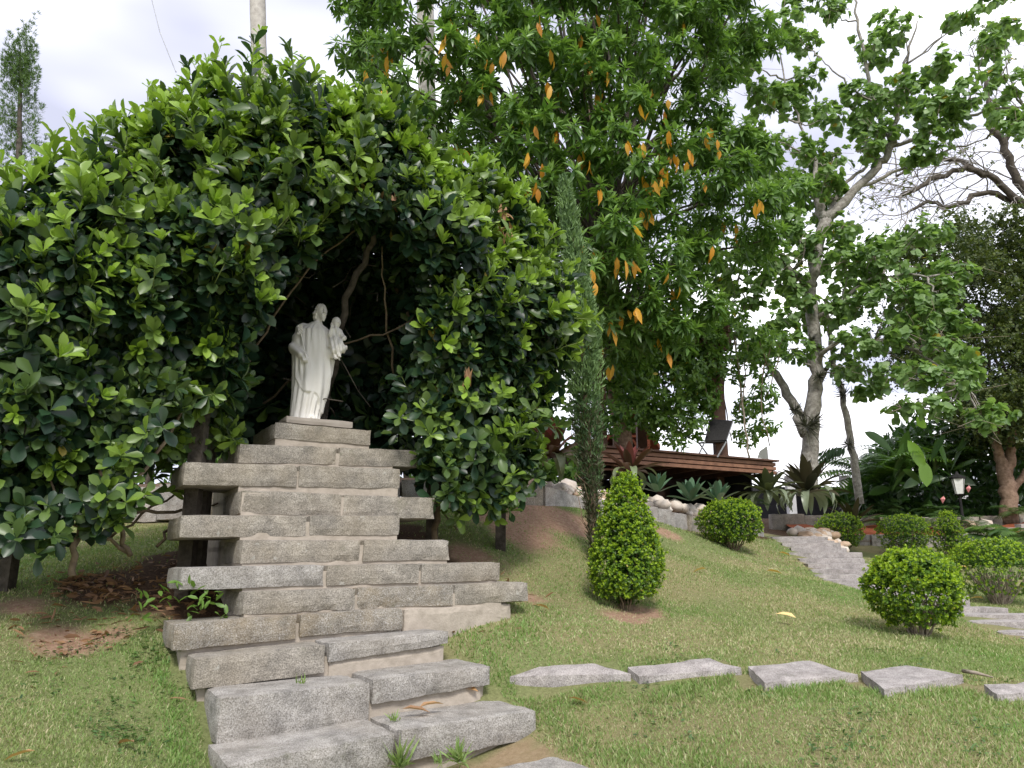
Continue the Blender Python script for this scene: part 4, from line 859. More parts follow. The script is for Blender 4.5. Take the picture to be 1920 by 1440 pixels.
# ------------------------------------------------------------------ timber deck, pergola, chair, gable, shed
dk = thing('timber_deck', 'raised brown timber deck with three fascia boards behind the agaves', 'deck', (2.6, 13, 2.5))
D1 = at(1192, 842, 12.0); D2 = at(1453, 866, 13.35); ZD = .5 * (D1[2] + D2[2]); D1[2] = D2[2] = ZD; dd = unit(D2 - D1); dn = np.array([-dd[1], dd[0], 0])
D0 = D1 - dd * 1.0
for k in range(3):
    m_ = MB(); zc = ZD - .055 - k * .074; m_.bar(D0 + [0, 0, zc - ZD] - dn * .004 * k, D2 + [0, 0, zc - ZD] - dn * .004 * k, .03, .055); m_.build('fascia_board', M_WOOD, dk)
    m_ = MB(); m_.bar(D2 + [0, 0, zc - ZD] + dn * .03, D2 + dn * 3.0 + [0, 0, zc - ZD], .03, .062); m_.build('fascia_board', M_WOOD, dk)
m_ = MB(); m_.bar(D0 - dn * .03 + [0, 0, .0], D2 - dn * .03 + dd * .03, .10, .028); m_.build('edge_board', M_WOODD, dk)
for k in range(22):
    m_ = MB(); m_.bar(D0 + dn * (.10 + k * .135), D2 + dn * (.10 + k * .135), .125, .026); m_.build('plank', M_WOOD, dk)
for k in range(7):
    c = D0 + (D2 - D0) * (k + .5) / 7; m_ = MB(); m_.bar(c + dn * .08 - [0, 0, .11], c + dn * 3.0 - [0, 0, .11], .06, .16); m_.build('joist', M_WOODD, dk)
for k, (f, o_) in enumerate([(.28, 1.3), (.62, 1.3), (.93, 1.1), (.3, 2.7), (.93, 2.7)]):
    c = D0 + (D2 - D0) * f + dn * o_; m_ = MB(); m_.bar(c - [0, 0, 1.4], c - [0, 0, .18], .13, .13); m_.build('support', M_WOODD, dk)
m_ = MB(); bk = D0 + dn * 3.02; m_.bar(bk - dd * 1.5 - [0, 0, .85], D2 + dn * 3.02 + dd * .2 - [0, 0, .85], .04, 1.5); m_.build('shade_board', M_DARKW, dk)  # dark sheet added at the back, standing in for shade under the deck
m_ = MB(); m_.bar(D2 + dn * .6 - [0, 0, .85], D2 + dn * 3.0 - [0, 0, .85], .04, 1.4); m_.build('shade_board', M_DARKW, dk)  # same added dark sheet, closing the shaded space at the deck's end

pg = thing('pergola', 'dark wooden pergola on the deck, overgrown with climbing leaves', 'pergola', (3.2, 13, ZD))
pp = at(1352, 857, 12.95); pp[2] = ZD
posts = [(pp, .20), (pp - dd * 2.3 + dn * .2, .2), (pp + dn * 2.2, .18), (pp - dd * 2.3 + dn * 2.4, .18)]
for c, w_ in posts:
    m_ = MB(); m_.bar(c + [0, 0, .0], c + [0, 0, 2.1], w_, w_); m_.build('post', M_WOODD, pg)
for a, b in ((0, 1), (2, 3), (0, 2), (1, 3)):
    m_ = MB(); e_ = unit(posts[b][0] - posts[a][0]) * .35; m_.bar(posts[a][0] + [0, 0, 2.02] - e_, posts[b][0] + [0, 0, 2.02] + e_, .10, .20); m_.build('beam', M_WOODD, pg)
for k in range(9):
    c = posts[1][0] + (posts[0][0] - posts[1][0]) * k / 8 + [0, 0, 2.18]; m_ = MB(); m_.bar(c - dn * .4, c + dn * 2.7, .06, .12); m_.build('rafter', M_WOODD, pg)
cl = Leaves()
def blobs_points(blobs, dens, shell=.55):
    """blobs: (px,py,Y,rx_px,ry_px,depth_m); returns leaf points, outward dirs"""
    Ps = []; Ns = []
    for (px, py, Y, rx, ry, dp) in blobs:
        c = at(px, py, Y); k = Y / F; r3 = np.array([rx * k, dp, ry * k]); n_ = max(3, int(dens * (4 * math.pi * ((r3[0] * r3[1]) ** 1.6 + (r3[0] * r3[2]) ** 1.6 + (r3[1] * r3[2]) ** 1.6) / 3) ** (1 / 1.6)))
        d_ = unit(rng.normal(0, 1, (n_, 3))); rr = shell + (1 - shell) * rng.random((n_, 1)) ** .6; lump = 1 + .25 * vnoise(d_ * 2.2 + px * .37 + py * .11)[:, None]
        Ps.append(c + d_ * r3 * rr * lump); Ns.append(unit(d_ / r3 * r3.mean()))
    return np.concatenate(Ps), np.concatenate(Ns)
PB = [(1350,590,12.7,50,34,.5),(1300,600,12.7,50,34,.5),(1380,640,12.6,70,38,.6),(1310,640,12.6,55,35,.6),(1440,650,13,40,32,.5),(1255,655,12.4,60,35,.6),(1190,660,12.2,55,40,.6),(1405,690,13,45,40,.4),(1425,745,13,35,30,.4),(1400,770,13.3,30,28,.35),(1440,800,13.4,28,18,.3),(1395,820,13.4,28,22,.3),
      (1290,705,12.3,40,40,.4),(1245,715,12.2,45,45,.4),(1190,720,12.0,45,45,.4),(1155,700,12,30,50,.4),(1275,765,12.4,38,32,.35),(1240,800,12.4,30,30,.35),(1300,800,12.5,30,28,.3),(1325,745,12.6,26,40,.3),(1180,770,12.1,30,35,.3),(1150,780,11.8,22,45,.3),(1270,830,12.3,20,12,.2)]
PB += [(random.uniform(1110, 1335), random.uniform(600, 800), random.uniform(12.6, 14.2), random.uniform(28, 42), random.uniform(24, 36), .4) for _ in range(34)]
P, N = blobs_points(PB, 105)
whorls(cl, P, unit(N + UP * .3 + rng.normal(0, .4, N.shape)), 5, .125, 1.0, (.7, 1.8), .6, (.5, .05), bright=(0, 1), odd=.004)
cl.build('climber_foliage', TL_OVAL, M_PERG, pg, 'stuff', 120, 'leaf')
for k in range(10):
    c = at(1270 + 22 * k, 640 + random.uniform(-10, 10), 12.4 + random.uniform(0, .8)); m_ = MB(); e_ = at(1260 + 22 * k + random.uniform(-25, 25), 760 + random.uniform(-60, 80), 12.4 + random.uniform(0, .8))
    m_.tube(wobble(smoothline([c, (c + e_) / 2 + rng.normal(0, .1, 3), e_], 4), .02), .010, 4); m_.build('stem', M_STEM, pg, True)
# rope swing line beside the post
rp = MB(); rp.tube(wobble(smoothline([at(1378,640,12.9), at(1392,760,12.9), at(1405,858,12.95)], 6), .008), .018, 5); rope = rp.build('hanging_rope', M_TWIG, None, True); tag(rope, 'pale twisted rope hanging from the pergola beside the post', 'rope')

ch = thing('sling_chair', 'black sling armchair on the deck against the pergola post', 'chair', at(1345, 855, 12.7))
def cpt(px, py, Y): return at(px, py, Y)
bk4 = [cpt(1322,828,12.62), cpt(1362,826,12.55), cpt(1374,790,12.75), cpt(1332,787,12.82)]
def panel(name, P4, th, mat, parent):
    P4 = [np.asarray(p) for p in P4]; n_ = unit(np.cross(P4[1] - P4[0], P4[3] - P4[0])) * th; m_ = MB(); m_.put(P4 + [p + n_ for p in P4], [(0, 1, 2, 3), (7, 6, 5, 4), (0, 4, 5, 1), (1, 5, 6, 2), (2, 6, 7, 3), (3, 7, 4, 0)]); return m_.build(name, mat, parent)
panel('backrest', bk4, .02, M_BLACK, ch); panel('seat', [cpt(1308,832,12.9), cpt(1322,830,12.60), cpt(1362,828,12.55), cpt(1350,832,12.95)], .02, M_BLACK, ch)
for a, b in ((bk4[0], bk4[3]), (bk4[1], bk4[2]), (bk4[3], bk4[2]), (cpt(1310,830,12.9), cpt(1330,857,12.85)), (cpt(1362,828,12.55), cpt(1345,857,12.6)), (cpt(1322,828,12.6), cpt(1308,857,12.62)), (cpt(1350,830,12.95), cpt(1368,858,12.9)), (cpt(1318,815,12.85), cpt(1358,812,12.9))):
    m_ = MB(); m_.tube([a, b], .013, 6); m_.build('frame_tube', M_STEEL, ch)

gb = thing('gabled_kiosk', 'small red timber gable with crossed braces beyond the deck', 'kiosk', at(1195, 850, 16.5))
def gp(px, py, o=0): return at(px, py, 16.5 + o)
for a, b, w_ in (((1163,845),(1163,800),.07),((1200,845),(1200,812),.07),((1216,848),(1216,822),.06),((1198,822),(1226,822),.06),((1200,845),(1214,824),.045),((1186,824),(1200,845),.045),((1205,824),(1216,846),.045),((1166,845),(1185,806),.05),((1150,818),(1196,818),.05)):
    m_ = MB(); m_.bar(gp(*a), gp(*b), w_, w_); m_.build('brace', M_RED, gb)
for a, b in (((1188,772),(1238,842)), ((1188,772),(1130,835))):
    m_ = MB(); P0, P1 = gp(*a), gp(*b); m_.put([P0, P1, P1 + [0, 2, 0], P0 + [0, 2, 0], P0 + [0, 0, .10], P1 + [0, 0, .10], P1 + [0, 2, .10], P0 + [0, 2, .10]], [(0, 1, 2, 3), (7, 6, 5, 4), (0, 4, 5, 1), (1, 5, 6, 2), (2, 6, 7, 3), (3, 7, 4, 0)]); m_.build('roof_slope', M_RED, gb)
m_ = MB(); m_.bar(gp(1135, 850, 1.6), gp(1225, 850, 1.6), .04, .9); m_.build('back_wall', M_WOODD, gb)

sd_ = thing('white_roof_shed', 'white pitched roof above a dark open shed beyond the trees', 'building', at(1600, 915, 30))
E1 = at(1388, 884, 30); E2 = at(1990, 884, 30); RL = at(1572, 738, 37); RR_ = at(2100, 738, 37); ze = E1[2]; E2[2] = ze; RR_[2] = RL[2]
m_ = MB(); o_ = np.array([0, 0, -.12]); m_.put([E1, E2, RR_, RL, E1 + o_, E2 + o_, RR_ + o_, RL + o_], [(0, 1, 2, 3), (7, 6, 5, 4), (0, 4, 5, 1), (1, 5, 6, 2), (2, 6, 7, 3), (3, 7, 4, 0)]); roof_o = m_.build('roof', M_WHITE, sd_)
m_ = MB(); m_.bar(E1 - [0, .03, .09], RL - [0, .03, .09], .06, .14); sub(m_.build('verge_trim', M_COLU), roof_o)
m_ = MB(); m_.box((E1 + E2) / 2 + [0, 3.5, -1.6], E2[0] - E1[0] - .6, .2, 2.7); m_.build('back_wall', M_DARKW, sd_)
for px in (1583, 1480, 1690, 1800):
    c = at(px, 900, 30.4); m_ = MB(); m_.box((c[0], c[1], ze - 1.6), .30, .30, 2.95); m_.build('column', M_COLU, sd_)
pn = at(1665, 915, 33.0); m_ = MB(); m_.box(pn, .7, .05, .55); m_.build('window_panel', M_WHITE, sd_)
m_ = MB(); m_.box((E1 + E2) / 2 + [0, 1.8, -3.05], E2[0] - E1[0] + 4, 3.4, .25); m_.build('floor_slab', M_COLU, sd_)
gr = panel('glass_screen', [at(1420,858,16), at(1441,862,16), at(1438,836,16), at(1424,846,16)], .01, M_GLASSW, None); tag(gr, 'small pale glass screen panel standing at the far end of the deck', 'screen')

# garden lantern
ln = thing('garden_lantern', 'white-paned garden lantern on a short post in the dark planting', 'lantern', at(1797, 960, 17.2))
lc = at(1797, 912, 17.2); m_ = MB(); m_.tube([lc - [0, 0, .75], lc - [0, 0, .2]], [.035, .025], 8); m_.build('post', M_BLACK, ln)
for k in range(4):
    a = k * math.pi / 2 + .5; b = a + math.pi / 2 - .18; c1, c2 = np.array([math.cos(a), math.sin(a), 0]), np.array([math.cos(b), math.sin(b), 0])
    panel('pane', [lc + c1 * .09 - [0, 0, .17], lc + c2 * .09 - [0, 0, .17], lc + c2 * .15 + [0, 0, .16], lc + c1 * .15 + [0, 0, .16]], .008, M_GLASSW, ln)
m_ = MB(); m_.tube([lc + [0, 0, .165], lc + [0, 0, .20], lc + [0, 0, .27], lc + [0, 0, .33]], [.17, .17, .05, .015], 8); m_.build('cap', M_BLACK, ln)
m_ = MB(); m_.tube([lc - [0, 0, .20], lc - [0, 0, .172]], [.07, .10], 8); m_.build('collar', M_BLACK, ln)

# ------------------------------------------------------------------ trees
def limb(t, pts, r, mat, name='branch', n=7, rough=.08, amp=.02, sub_=5):
    P_ = smoothline(pts, sub_); P_ = wobble(P_, amp); rr = np.interp(np.linspace(0, 1, len(P_)), np.linspace(0, 1, len(r)), r); m_ = MB(); m_.tube(P_, rr, n, rough); return m_.build(name, mat, t, True)

# tall tree with hanging orange leaves
CROWN = np.array([(640,70),(660,-60),(760,-170),(1000,-230),(1250,-200),(1420,-90),(1435,20),(1405,100),(1350,150),(1350,215),(1440,270),(1490,300),(1500,350),(1460,410),(1440,470),(1330,430),(1345,520),(1330,580),(1290,650),(1180,690),(1090,640),(1000,560),(900,480),(820,400),(740,300),(680,190)], float)
ot = thing('orange_leaved_tree', 'large dense tree with drooping green leaves and scattered hanging orange leaves', 'tree', ground(1165, 12.6))
tb = ground(1165, 12.6)
limb(ot, [tb - [0, 0, .2], tb + [.05, 0, 1.5], tb + [-.1, .1, 3.2], tb + [-.2, 0, 5.2], tb + [-.3, .1, 7.5]], [.19, .16, .13, .10, .05], M_BARKB, 'trunk', 9)
cs = []
tries = 0
cand = np.stack([rng.uniform(640, 1500, 9000), rng.uniform(-220, 690, 9000)], 1); cand = cand[poly_sd(cand, CROWN) > 12]
for q in cand:
    if any((q[0] - c[0]) ** 2 + (q[1] - c[1]) ** 2 < 52 ** 2 for c in cs): continue
    if any((q[0] - gx) ** 2 + ((q[1] - gy) * 1.2) ** 2 < gr_ ** 2 for gx, gy, gr_ in ((865,425,42),(1095,350,40),(1285,415,34),(1150,400,25),(900,330,22),(1380,410,30),(1250,560,24),(745,200,20))): continue
    cs.append((q[0], q[1]))
OB = []
for (px, py) in cs:
    d_ = poly_sd(np.array([[px, py]]), CROWN)[0]; t_ = 2.4 * math.sqrt(max(0, 1 - (1 - min(d_ / 230, 1)) ** 2))
    OB.append((px, py, 12.0 - t_ + random.uniform(-.3, .3), random.uniform(36, 56), random.uniform(26, 40), .42))
    if random.random() < .75: OB.append((px + random.uniform(-30, 30), py + random.uniform(-20, 20), 12.4 + t_ * random.uniform(.2, 1), random.uniform(40, 60), random.uniform(30, 45), .5))
ol = Leaves(); P, N = blobs_points(OB, 38, .45)
up_ok = (N[:, 2] > -.55) | (rng.random(len(N)) < .4); P, N = P[up_ok], N[up_ok]
A = unit(N * .55 + UP * .8 + rng.normal(0, .25, N.shape))
yg = np.clip(.25 + .5 * N[:, 2], 0, 1)
whorls(ol, P, A, 7, .235, 1.0, (.75, 1.55), .55, (.45, .05), bright=(.1, 1))
ol2 = Leaves(); whorls(ol2, P - A * .05, A, 6, .24, 1.0, (1.3, 1.9), .75, (.05, 0), bright=(0, .8)); ol2.build('inner_crown', leaf_template([(0, 0), (.5, .14), (1, 0)], .16, .3), M_ORT, ot, 'stuff')
whorls(ol, P + A * .02, A, 3, .17, .95, (.3, .7), .15, (.9, .6), bright=(.5, 1))
sel = rng.choice(len(P), 330, replace=True)
ob = Leaves(); n = 230
prefer = np.argsort(np.linalg.norm(P - [0, 0, ZE], axis=1) + rng.normal(0, 1.1, len(P)))[:n * 5]; pk = rng.choice(prefer, n // 2, replace=False); pk = np.concatenate([pk, pk[rng.random(len(pk)) < .6], pk[rng.random(len(pk)) < .4]])
ob.add(P[pk] + rng.normal(0, .05, (len(pk), 3)) - unit(P[pk] - [0, 0, ZE]) * .10 - [0, 0, .08], unit(rng.normal(0, .2, (len(pk), 3)) + [0, 0, -1]), rng.normal(0, 1, (len(pk), 3)) + [0, -1.2, 0], rng.uniform(.15, .27, len(pk)), .28, np.stack([rng.random(len(pk)), rng.random(len(pk)) * .5, np.zeros(len(pk))], 1))
nob = len(pk)
ob.build('orange_leaves', TL_LANC, M_YLEAF, ot, 'stuff', min(nob - 1, 180), 'orange_leaf')
ol.build('crown', TL_LANC, M_ORT, ot, 'stuff', 110, 'leaf')
for (px, py, Y, a_, b_, c_) in OB[::2]:
    e_ = at(px, py, Y); f = random.uniform(.25, .8); h0 = tb + np.array([-.2 * f, .05, 1.5 + 5.5 * f]); h0[2] = min(h0[2], e_[2] - .2) if e_[2] > tb[2] + 2 else tb[2] + 1.6
    limb(ot, [h0, (h0 + e_) / 2 + [0, 0, .25] + rng.normal(0, .12, 3), e_], [.045, .03, .012], M_BARKD, 'branch', 5, .05, .03, 4)

# pale palm trunks rising behind the arbor
def palm(px0, py0, px1, Y, w_, label, z1):
    b = ground(px0, Y); a = at(px0, py0, Y); c = at(px1, 0, Y); d_ = (c - a) / (c[2] - a[2]); t = thing('palm_tree', label, 'palm', b, 'palm trunks'); P_ = [a + d_ * (z - a[2]) for z in np.linspace(b[2] - .3, z1, 30)]
    m_ = MB(); rr = [w_ / 2 * (1.03 if i % 2 else .98) for i in range(30)]; m_.tube(P_, rr, 14, .015); m_.build('trunk', M_PALM, t, True); top = P_[-1]
    for k in range(9):
        a_ = k * .7; h = np.array([math.cos(a_), math.sin(a_), 0]); fr = Leaves(); Q = [top + h * s * 2.2 + UP * (1.0 * s - 1.9 * s * s) for s in np.linspace(.08, 1, 22)]; Q = np.array(Q); D_ = np.gradient(Q, axis=0); sd = np.cross(D_, UP)
        for s in (-1, 1): fr.add(Q, unit(unit(D_) * .7 + unit(sd) * s - UP * .3), np.repeat(UP[None], 22, 0), .55, .30, np.array([[.4, .1, 0]]))
        fr.build('frond', TL_STRIP, M_FERN, t, 'stuff')
palm(487, 170, 483, 12.0, .28, 'smooth pale palm trunk rising behind the arbor crest', 20.0)
palm(800, 150, 797, 15.5, .40, 'pale palm trunk half hidden inside the orange-leaved tree', 20.0)

# heart-leaved tree on the right
ht = thing('heart_leaved_tree', 'lichen-grey tree with broad heart-shaped leaves behind the dark bromeliad', 'tree', at(1515, 900, 14.6))
T = lambda L_, Y0=14.6: [at(px, py, Y0 + (dy if False else 0)) for (px, py) in L_]
limb(ht, T([(1514,930),(1519,860),(1526,760),(1530,690),(1526,620),(1522,540),(1530,470),(1548,410)]), [.19, .165, .145, .13, .12, .11, .115, .115], M_BARK, 'trunk', 10, .10, .015)
BR = [([(1512,815),(1490,765),(1455,705),(1425,660)], [.12, .10, .08, .05], .4), ([(1526,535),(1485,510),(1445,475),(1412,455)], [.09, .07, .06, .04], -.5), ([(1546,412),(1532,375),(1527,330),(1530,300)], [.11, .09, .07, .03], .2), ([(1548,410),(1590,368),(1645,315),(1670,275),(1676,235)], [.11, .10, .08, .075, .06], -.3),
      ([(1672,270),(1645,200),(1625,130),(1608,40),(1600,-40)], [.05, .045, .04, .03, .015], .3), ([(1676,235),(1690,180),(1700,120),(1720,40)], [.055, .045, .03, .015], -.3), ([(1670,275),(1730,255),(1810,215),(1920,200)], [.045, .04, .03, .015], -1.2), ([(1548,405),(1580,350),(1625,312)], [.05, .04, .03], .6), ([(1600,360),(1660,330),(1760,290),(1850,260)], [.04, .035, .025, .012], -.8),
      ([(1530,600),(1580,560),(1650,520),(1740,520)], [.05, .04, .03, .015], -1.5), ([(1528,690),(1570,640),(1640,640),(1720,660),(1800,720)], [.05, .045, .035, .025, .012], -2.2), ([(1530,300),(1500,230),(1470,150),(1460,60)], [.03, .025, .02, .01], .5), ([(1412,455),(1385,520),(1400,580)], [.03, .02, .01], 0), ([(1645,200),(1580,150),(1540,110)], [.025, .02, .01], 0)]
for pts, r_, dY in BR:
    n_ = len(pts); limb(ht, [at(px, py, 14.6 + dY * (i / (n_ - 1))) for i, (px, py) in enumerate(pts)], r_, M_BARK, 'branch', 7, .10, .025)
HB = [(1470,45,14.6,46,36),(1560,20,14.8,40,30),(1510,85,15,36,26),(1450,190,14.3,50,40),(1520,145,14.8,36,30),(1405,250,14,36,40),(1480,280,14.6,52,40),(1435,335,14.2,44,38),(1640,85,14.6,42,40),(1690,60,14.2,36,36),(1655,180,14.3,40,40),(1700,165,13.9,42,40),(1760,205,13.4,58,46),(1820,185,13.2,58,50),(1885,150,13.2,50,46),(1905,230,13.2,44,40),(1850,90,13.4,34,30),(1750,272,13.6,40,28),(1655,250,14.2,36,26),(1612,235,14.6,24,30),(1560,300,14.8,40,40),(1500,345,14.6,34,30),(1625,285,14.3,34,30),(1560,370,14.8,30,28),(1475,410,14.4,34,30),
      (1450,485,14.1,40,34),(1490,525,14.3,30,30),(1590,500,14.0,40,44),(1640,480,13.6,40,44),(1600,565,13.8,44,36),(1660,560,13.2,40,40),(1470,600,14.3,38,34),(1492,655,14.3,30,32),(1436,640,14.2,28,30),(1590,640,13.9,32,30),(1640,640,13.2,44,34),(1700,625,12.8,44,34),(1760,545,13,44,40),(1792,512,13,32,34),(1800,605,12.7,32,32),(1770,655,12.6,40,36),(1720,700,12.5,44,34),(1650,705,13.2,30,26),(1600,690,13.8,26,22),(1800,715,12.3,38,34),(1762,762,12.2,36,26),(1840,775,12,26,20),(1852,795,12,18,14),(1690,765,12.6,24,20),(1720,600,13,34,30),(1840,20,13.4,30,22),(1760,120,13.6,34,28),(1790,40,13.8,26,22),(1530,470,14.2,36,34),(1500,560,14.3,34,30),(1560,590,14.2,34,30),(1545,345,14.4,40,34),(1500,450,14.3,34,30),(1580,430,14.4,36,34),(1690,500,13.4,40,36),(1720,440,13.6,36,30),(1700,560,13,40,34),(1760,600,12.8,40,34),(1600,180,14.6,34,30),(1560,220,14.6,34,30),(1880,60,13.4,40,30),(1420,180,14,34,34),(1400,130,14.2,26,26),(1390,480,14.2,34,30),(1402,560,14.2,34,30),(1375,615,14,30,26),(1362,520,14,30,28),(1425,525,14.2,34,28)]
hb = [(a, b, c, d * 1.1, e_ * 1.1, .42) for a, b, c, d, e_ in HB] + [(a + random.uniform(-45, 45), b + random.uniform(-35, 35), c + random.uniform(.2, 1.2), d * .9, e_ * .9, .4) for a, b, c, d, e_ in HB if random.random() < .75]
hl = Leaves(); P, N = blobs_points(hb, 38, .3); A = unit(N * .6 + UP * .7 + rng.normal(0, .3, N.shape)); whorls(hl, P, A, 6, .150, 1.0, (.8, 1.6), .65, (.55, .1), bright=(0, 1), odd=.004)
hl.build('crown', TL_HEART, M_HEART, ht, 'stuff', 200, 'leaf')
BP = np.concatenate([np.array([at(px, py, 14.6 + dY * (i / (len(pts) - 1))) for i, (px, py) in enumerate(pts)]) for pts, r_, dY in BR])
for (a, b, c, d, e_) in HB:
    q = at(a, b, c); k = BP[np.argmin(np.linalg.norm(BP - q, axis=1) + np.where(BP[:, 2] > q[2] + .3, 1., 0))]; limb(ht, [k, (k + q) / 2 + rng.normal(0, .08, 3) - [0, 0, .05], q], [.024, .015, .006], M_BARK, 'branch', 5, .1, .02, 4)
    tgm = MB()
    for _ in range(4): tgm.tube([q, q + rng.normal(0, .14, 3), q + rng.normal(0, .30, 3)], [.007, .005, .003], 4)
    tgm.build('twigs', M_TWIG, ht, True, 'stuff')
# air plants clinging to the trunk
ap = Leaves()
for px, py, r_ in ((1512,800,.22),(1490,770,.12),(1525,790,.15),(1535,705,.10),(1520,640,.10),(1515,470,.2)):
    c = at(px, py, 14.35); n = 60; d_ = unit(rng.normal(0, 1, (n, 3)) + [0, -.5, .1]); ap.add(np.repeat(c[None], n, 0), d_ + [0, 0, -.15], rng.normal(0, 1, (n, 3)), r_ * rng.uniform(.8, 2.2, n), .12, np.stack([rng.random(n), np.zeros(n), np.zeros(n)], 1))
ap.build('air_plants', TL_NARROW, leafmat('air_plant', (.03, .03, .02), (.10, .11, .07), (.2, .2, .12), trans=.1), ht, 'stuff')

# thin leaning tree between heart-leaved tree and the palms
tt_ = thing('thin_tree', 'thin leaning grey trunk with tufts of air plants, right of the big trunk', 'tree', at(1605, 935, 15.6))
limb(tt_, [at(x, y, 15.6) for x, y in [(1612,945),(1602,870),(1592,800),(1578,730),(1562,670),(1555,610),(1545,560)]], [.085, .075, .07, .06, .055, .045, .03], M_BARK, 'trunk', 8, .1, .015)
limb(tt_, [at(x, y, 15.6) for x, y in [(1534,718),(1548,695),(1560,672)]], [.05, .05, .045], M_BARKD, 'branch', 6)
ap = Leaves()
for px, py, r_ in ((1582,740,.18),(1590,835,.16),(1575,720,.12)):
    c = at(px, py, 15.5); n = 50; ap.add(np.repeat(c[None], n, 0), unit(rng.normal(0, 1, (n, 3))) , rng.normal(0, 1, (n, 3)), r_ * rng.uniform(.6, 1.8, n), .12, np.array([[.2, 0, 0]]))
ap.build('air_plants', TL_NARROW, bpy.data.materials['air_plant'], tt_, 'stuff')
fr = Leaves()
for k in range(6):
    c = at(1588, 842, 15.4); h = unit(np.array([-1, random.uniform(-.4, .4), random.uniform(-.2, .5)])); Q = np.array([c + h * s * .62 - UP * .35 * s * s for s in np.linspace(.1, 1, 9)])
    for s in (-1, 1): fr.add(Q, unit(h * .4 + np.array([[0, 0, -.6]]) + s * .5 * np.cross(h, UP)), rng.normal(0, .3, Q.shape) + [0, -1, .3], .24, .24, np.array([[.3, 0, 0]]))
fr.build('fern_fronds', TL_STRIP, M_FERN, tt_, 'stuff')
cl2 = Leaves(); P, N = blobs_points([(1570,690,15.4,22,30,.3),(1600,660,15.4,24,26,.3),(1545,610,15.6,22,22,.3)], 24); whorls(cl2, P, unit(N + UP), 4, .15, 1., (.8, 1.6), .6, (.4, .1)); cl2.build('crown', TL_HEART, M_HEART, tt_, 'stuff')

# bare spreading tree, far right
bt = thing('spreading_bare_tree', 'wide-spreading tree with mostly bare dark branches against the sky', 'tree', (15.0, 21, 2.85))
base = np.array([15.6, 21, 2.7]); fork = at(1975, 420, 21)
limb(bt, [base, (base + fork) / 2 + [.1, 0, 0], fork], [.34, .30, .26], M_BARKD, 'trunk', 9, .08, .03)
tips = []
def grow(p, d_, r_, ln, lvl):
    P_ = [p]
    for i in range(4): d_ = unit(d_ + rng.normal(0, .16, 3) + np.array([0, 0, .04 if lvl < 2 else -.06])); P_.append(P_[-1] + d_ * ln / 4)
    bt_m.tube(P_, np.linspace(r_, r_ * .6, 5), 6 if r_ > .03 else 4, .08)
    if lvl >= 4: tips.append((P_[-1], d_)); return
    for k in range(2 + (random.random() < .6)):
        grow(P_[random.choice([2, 3, 4])] if k else P_[-1], unit(d_ + rng.normal(0, .55, 3) * np.array([1, .8, .7])), r_ * .6, ln * .72, lvl + 1)
for pts, r_ in ([[(1975,420),(1920,385),(1850,330),(1800,318),(1740,345),(1690,365)], .12], [[(1975,400),(1910,340),(1880,270),(1855,215),(1850,150)], .15], [[(1930,390),(1850,360),(1790,385),(1740,380),(1700,400)], .09], [[(1850,330),(1790,300),(1720,310),(1680,330)], .08], [[(1880,270),(1930,190),(1960,100)], .1]):
    PP = [at(x, y, 21 - .2 * i) for i, (x, y) in enumerate(pts)]; limb(bt, PP, [r_, r_ * .75, r_ * .4], M_BARKD, 'branch', 7, .1, .04)
    bt_m = MB()
    for i in range(1, len(PP)):
        for k in range(3): grow(PP[i] * (1 - k * .3) + PP[i - 1] * k * .3, unit((PP[i] - PP[i - 1]) + rng.normal(0, .9, 3) * [.7, .7, .6]), .022, 1.15, 2)
    bt_m.build('branch_spray', M_BARK, bt, True, 'stuff')
tl = Leaves(); P = np.array([a for a, b in tips]); A = np.array([b for a, b in tips]); kp = rng.random(len(P)) < .55; whorls(tl, P[kp], A[kp], 8, .10, .9, (.5, 1.6), .2, (.7, .5)); tl.build('sparse_leaves', TL_SMALL, M_FINE, bt, 'stuff')

# small-leaved dense tree on the right edge
ft = thing('fine_leaved_tree', 'dense dark small-leaved tree with a forked brown trunk at the right edge', 'tree', at(1893, 975, 17.5))
for pts, r_ in (([(1893,985),(1890,925),(1884,890),(1872,850),(1862,800),(1850,740)], [.20, .18, .15, .11, .09, .06]), ([(1888,905),(1893,860),(1897,800),(1905,720)], [.14, .11, .09, .06]), ([(1892,935),(1910,905),(1935,870),(1960,830)], [.10, .08, .07, .05])):
    limb(ft, [at(x, y, 17.5) for x, y in pts], r_, M_BARKB, 'trunk', 9, .1, .015)
FB = []
for i in range(170):
    px = random.uniform(1690, 2000); py = random.uniform(400, 830)
    if py < 400 + max(0, (1800 - px)) * .5 or (px < 1790 and py > 700): continue
    FB.append((px, py, random.uniform(16.4, 19), random.uniform(30, 52), random.uniform(24, 40), .55))
fl = Leaves(); P, N = blobs_points(FB, 52, .4); whorls(fl, P, unit(N + UP * .4 + rng.normal(0, .5, N.shape)), 6, .115, 1.15, (.4, 1.8), .2, (.4, .1), bright=(0, 1)); 
n = len(P); fl.add(P + rng.normal(0, .3, P.shape) + [0, .6, 0], rng.normal(0, 1, P.shape), rng.normal(0, 1, P.shape), .10, .1, np.array([[.1, 0, 0]]))
fl.build('crown', TL_SMALL, M_FINE, ft, 'stuff')
for i in range(16):
    a = at(random.uniform(1800, 1960), random.uniform(640, 860), 17.6); limb(ft, [a, a + [random.uniform(-.3, .3), 0, .8], a + [random.uniform(-.6, .6), .2, 1.7]], [.04, .03, .015], M_BARKD, 'branch', 5)

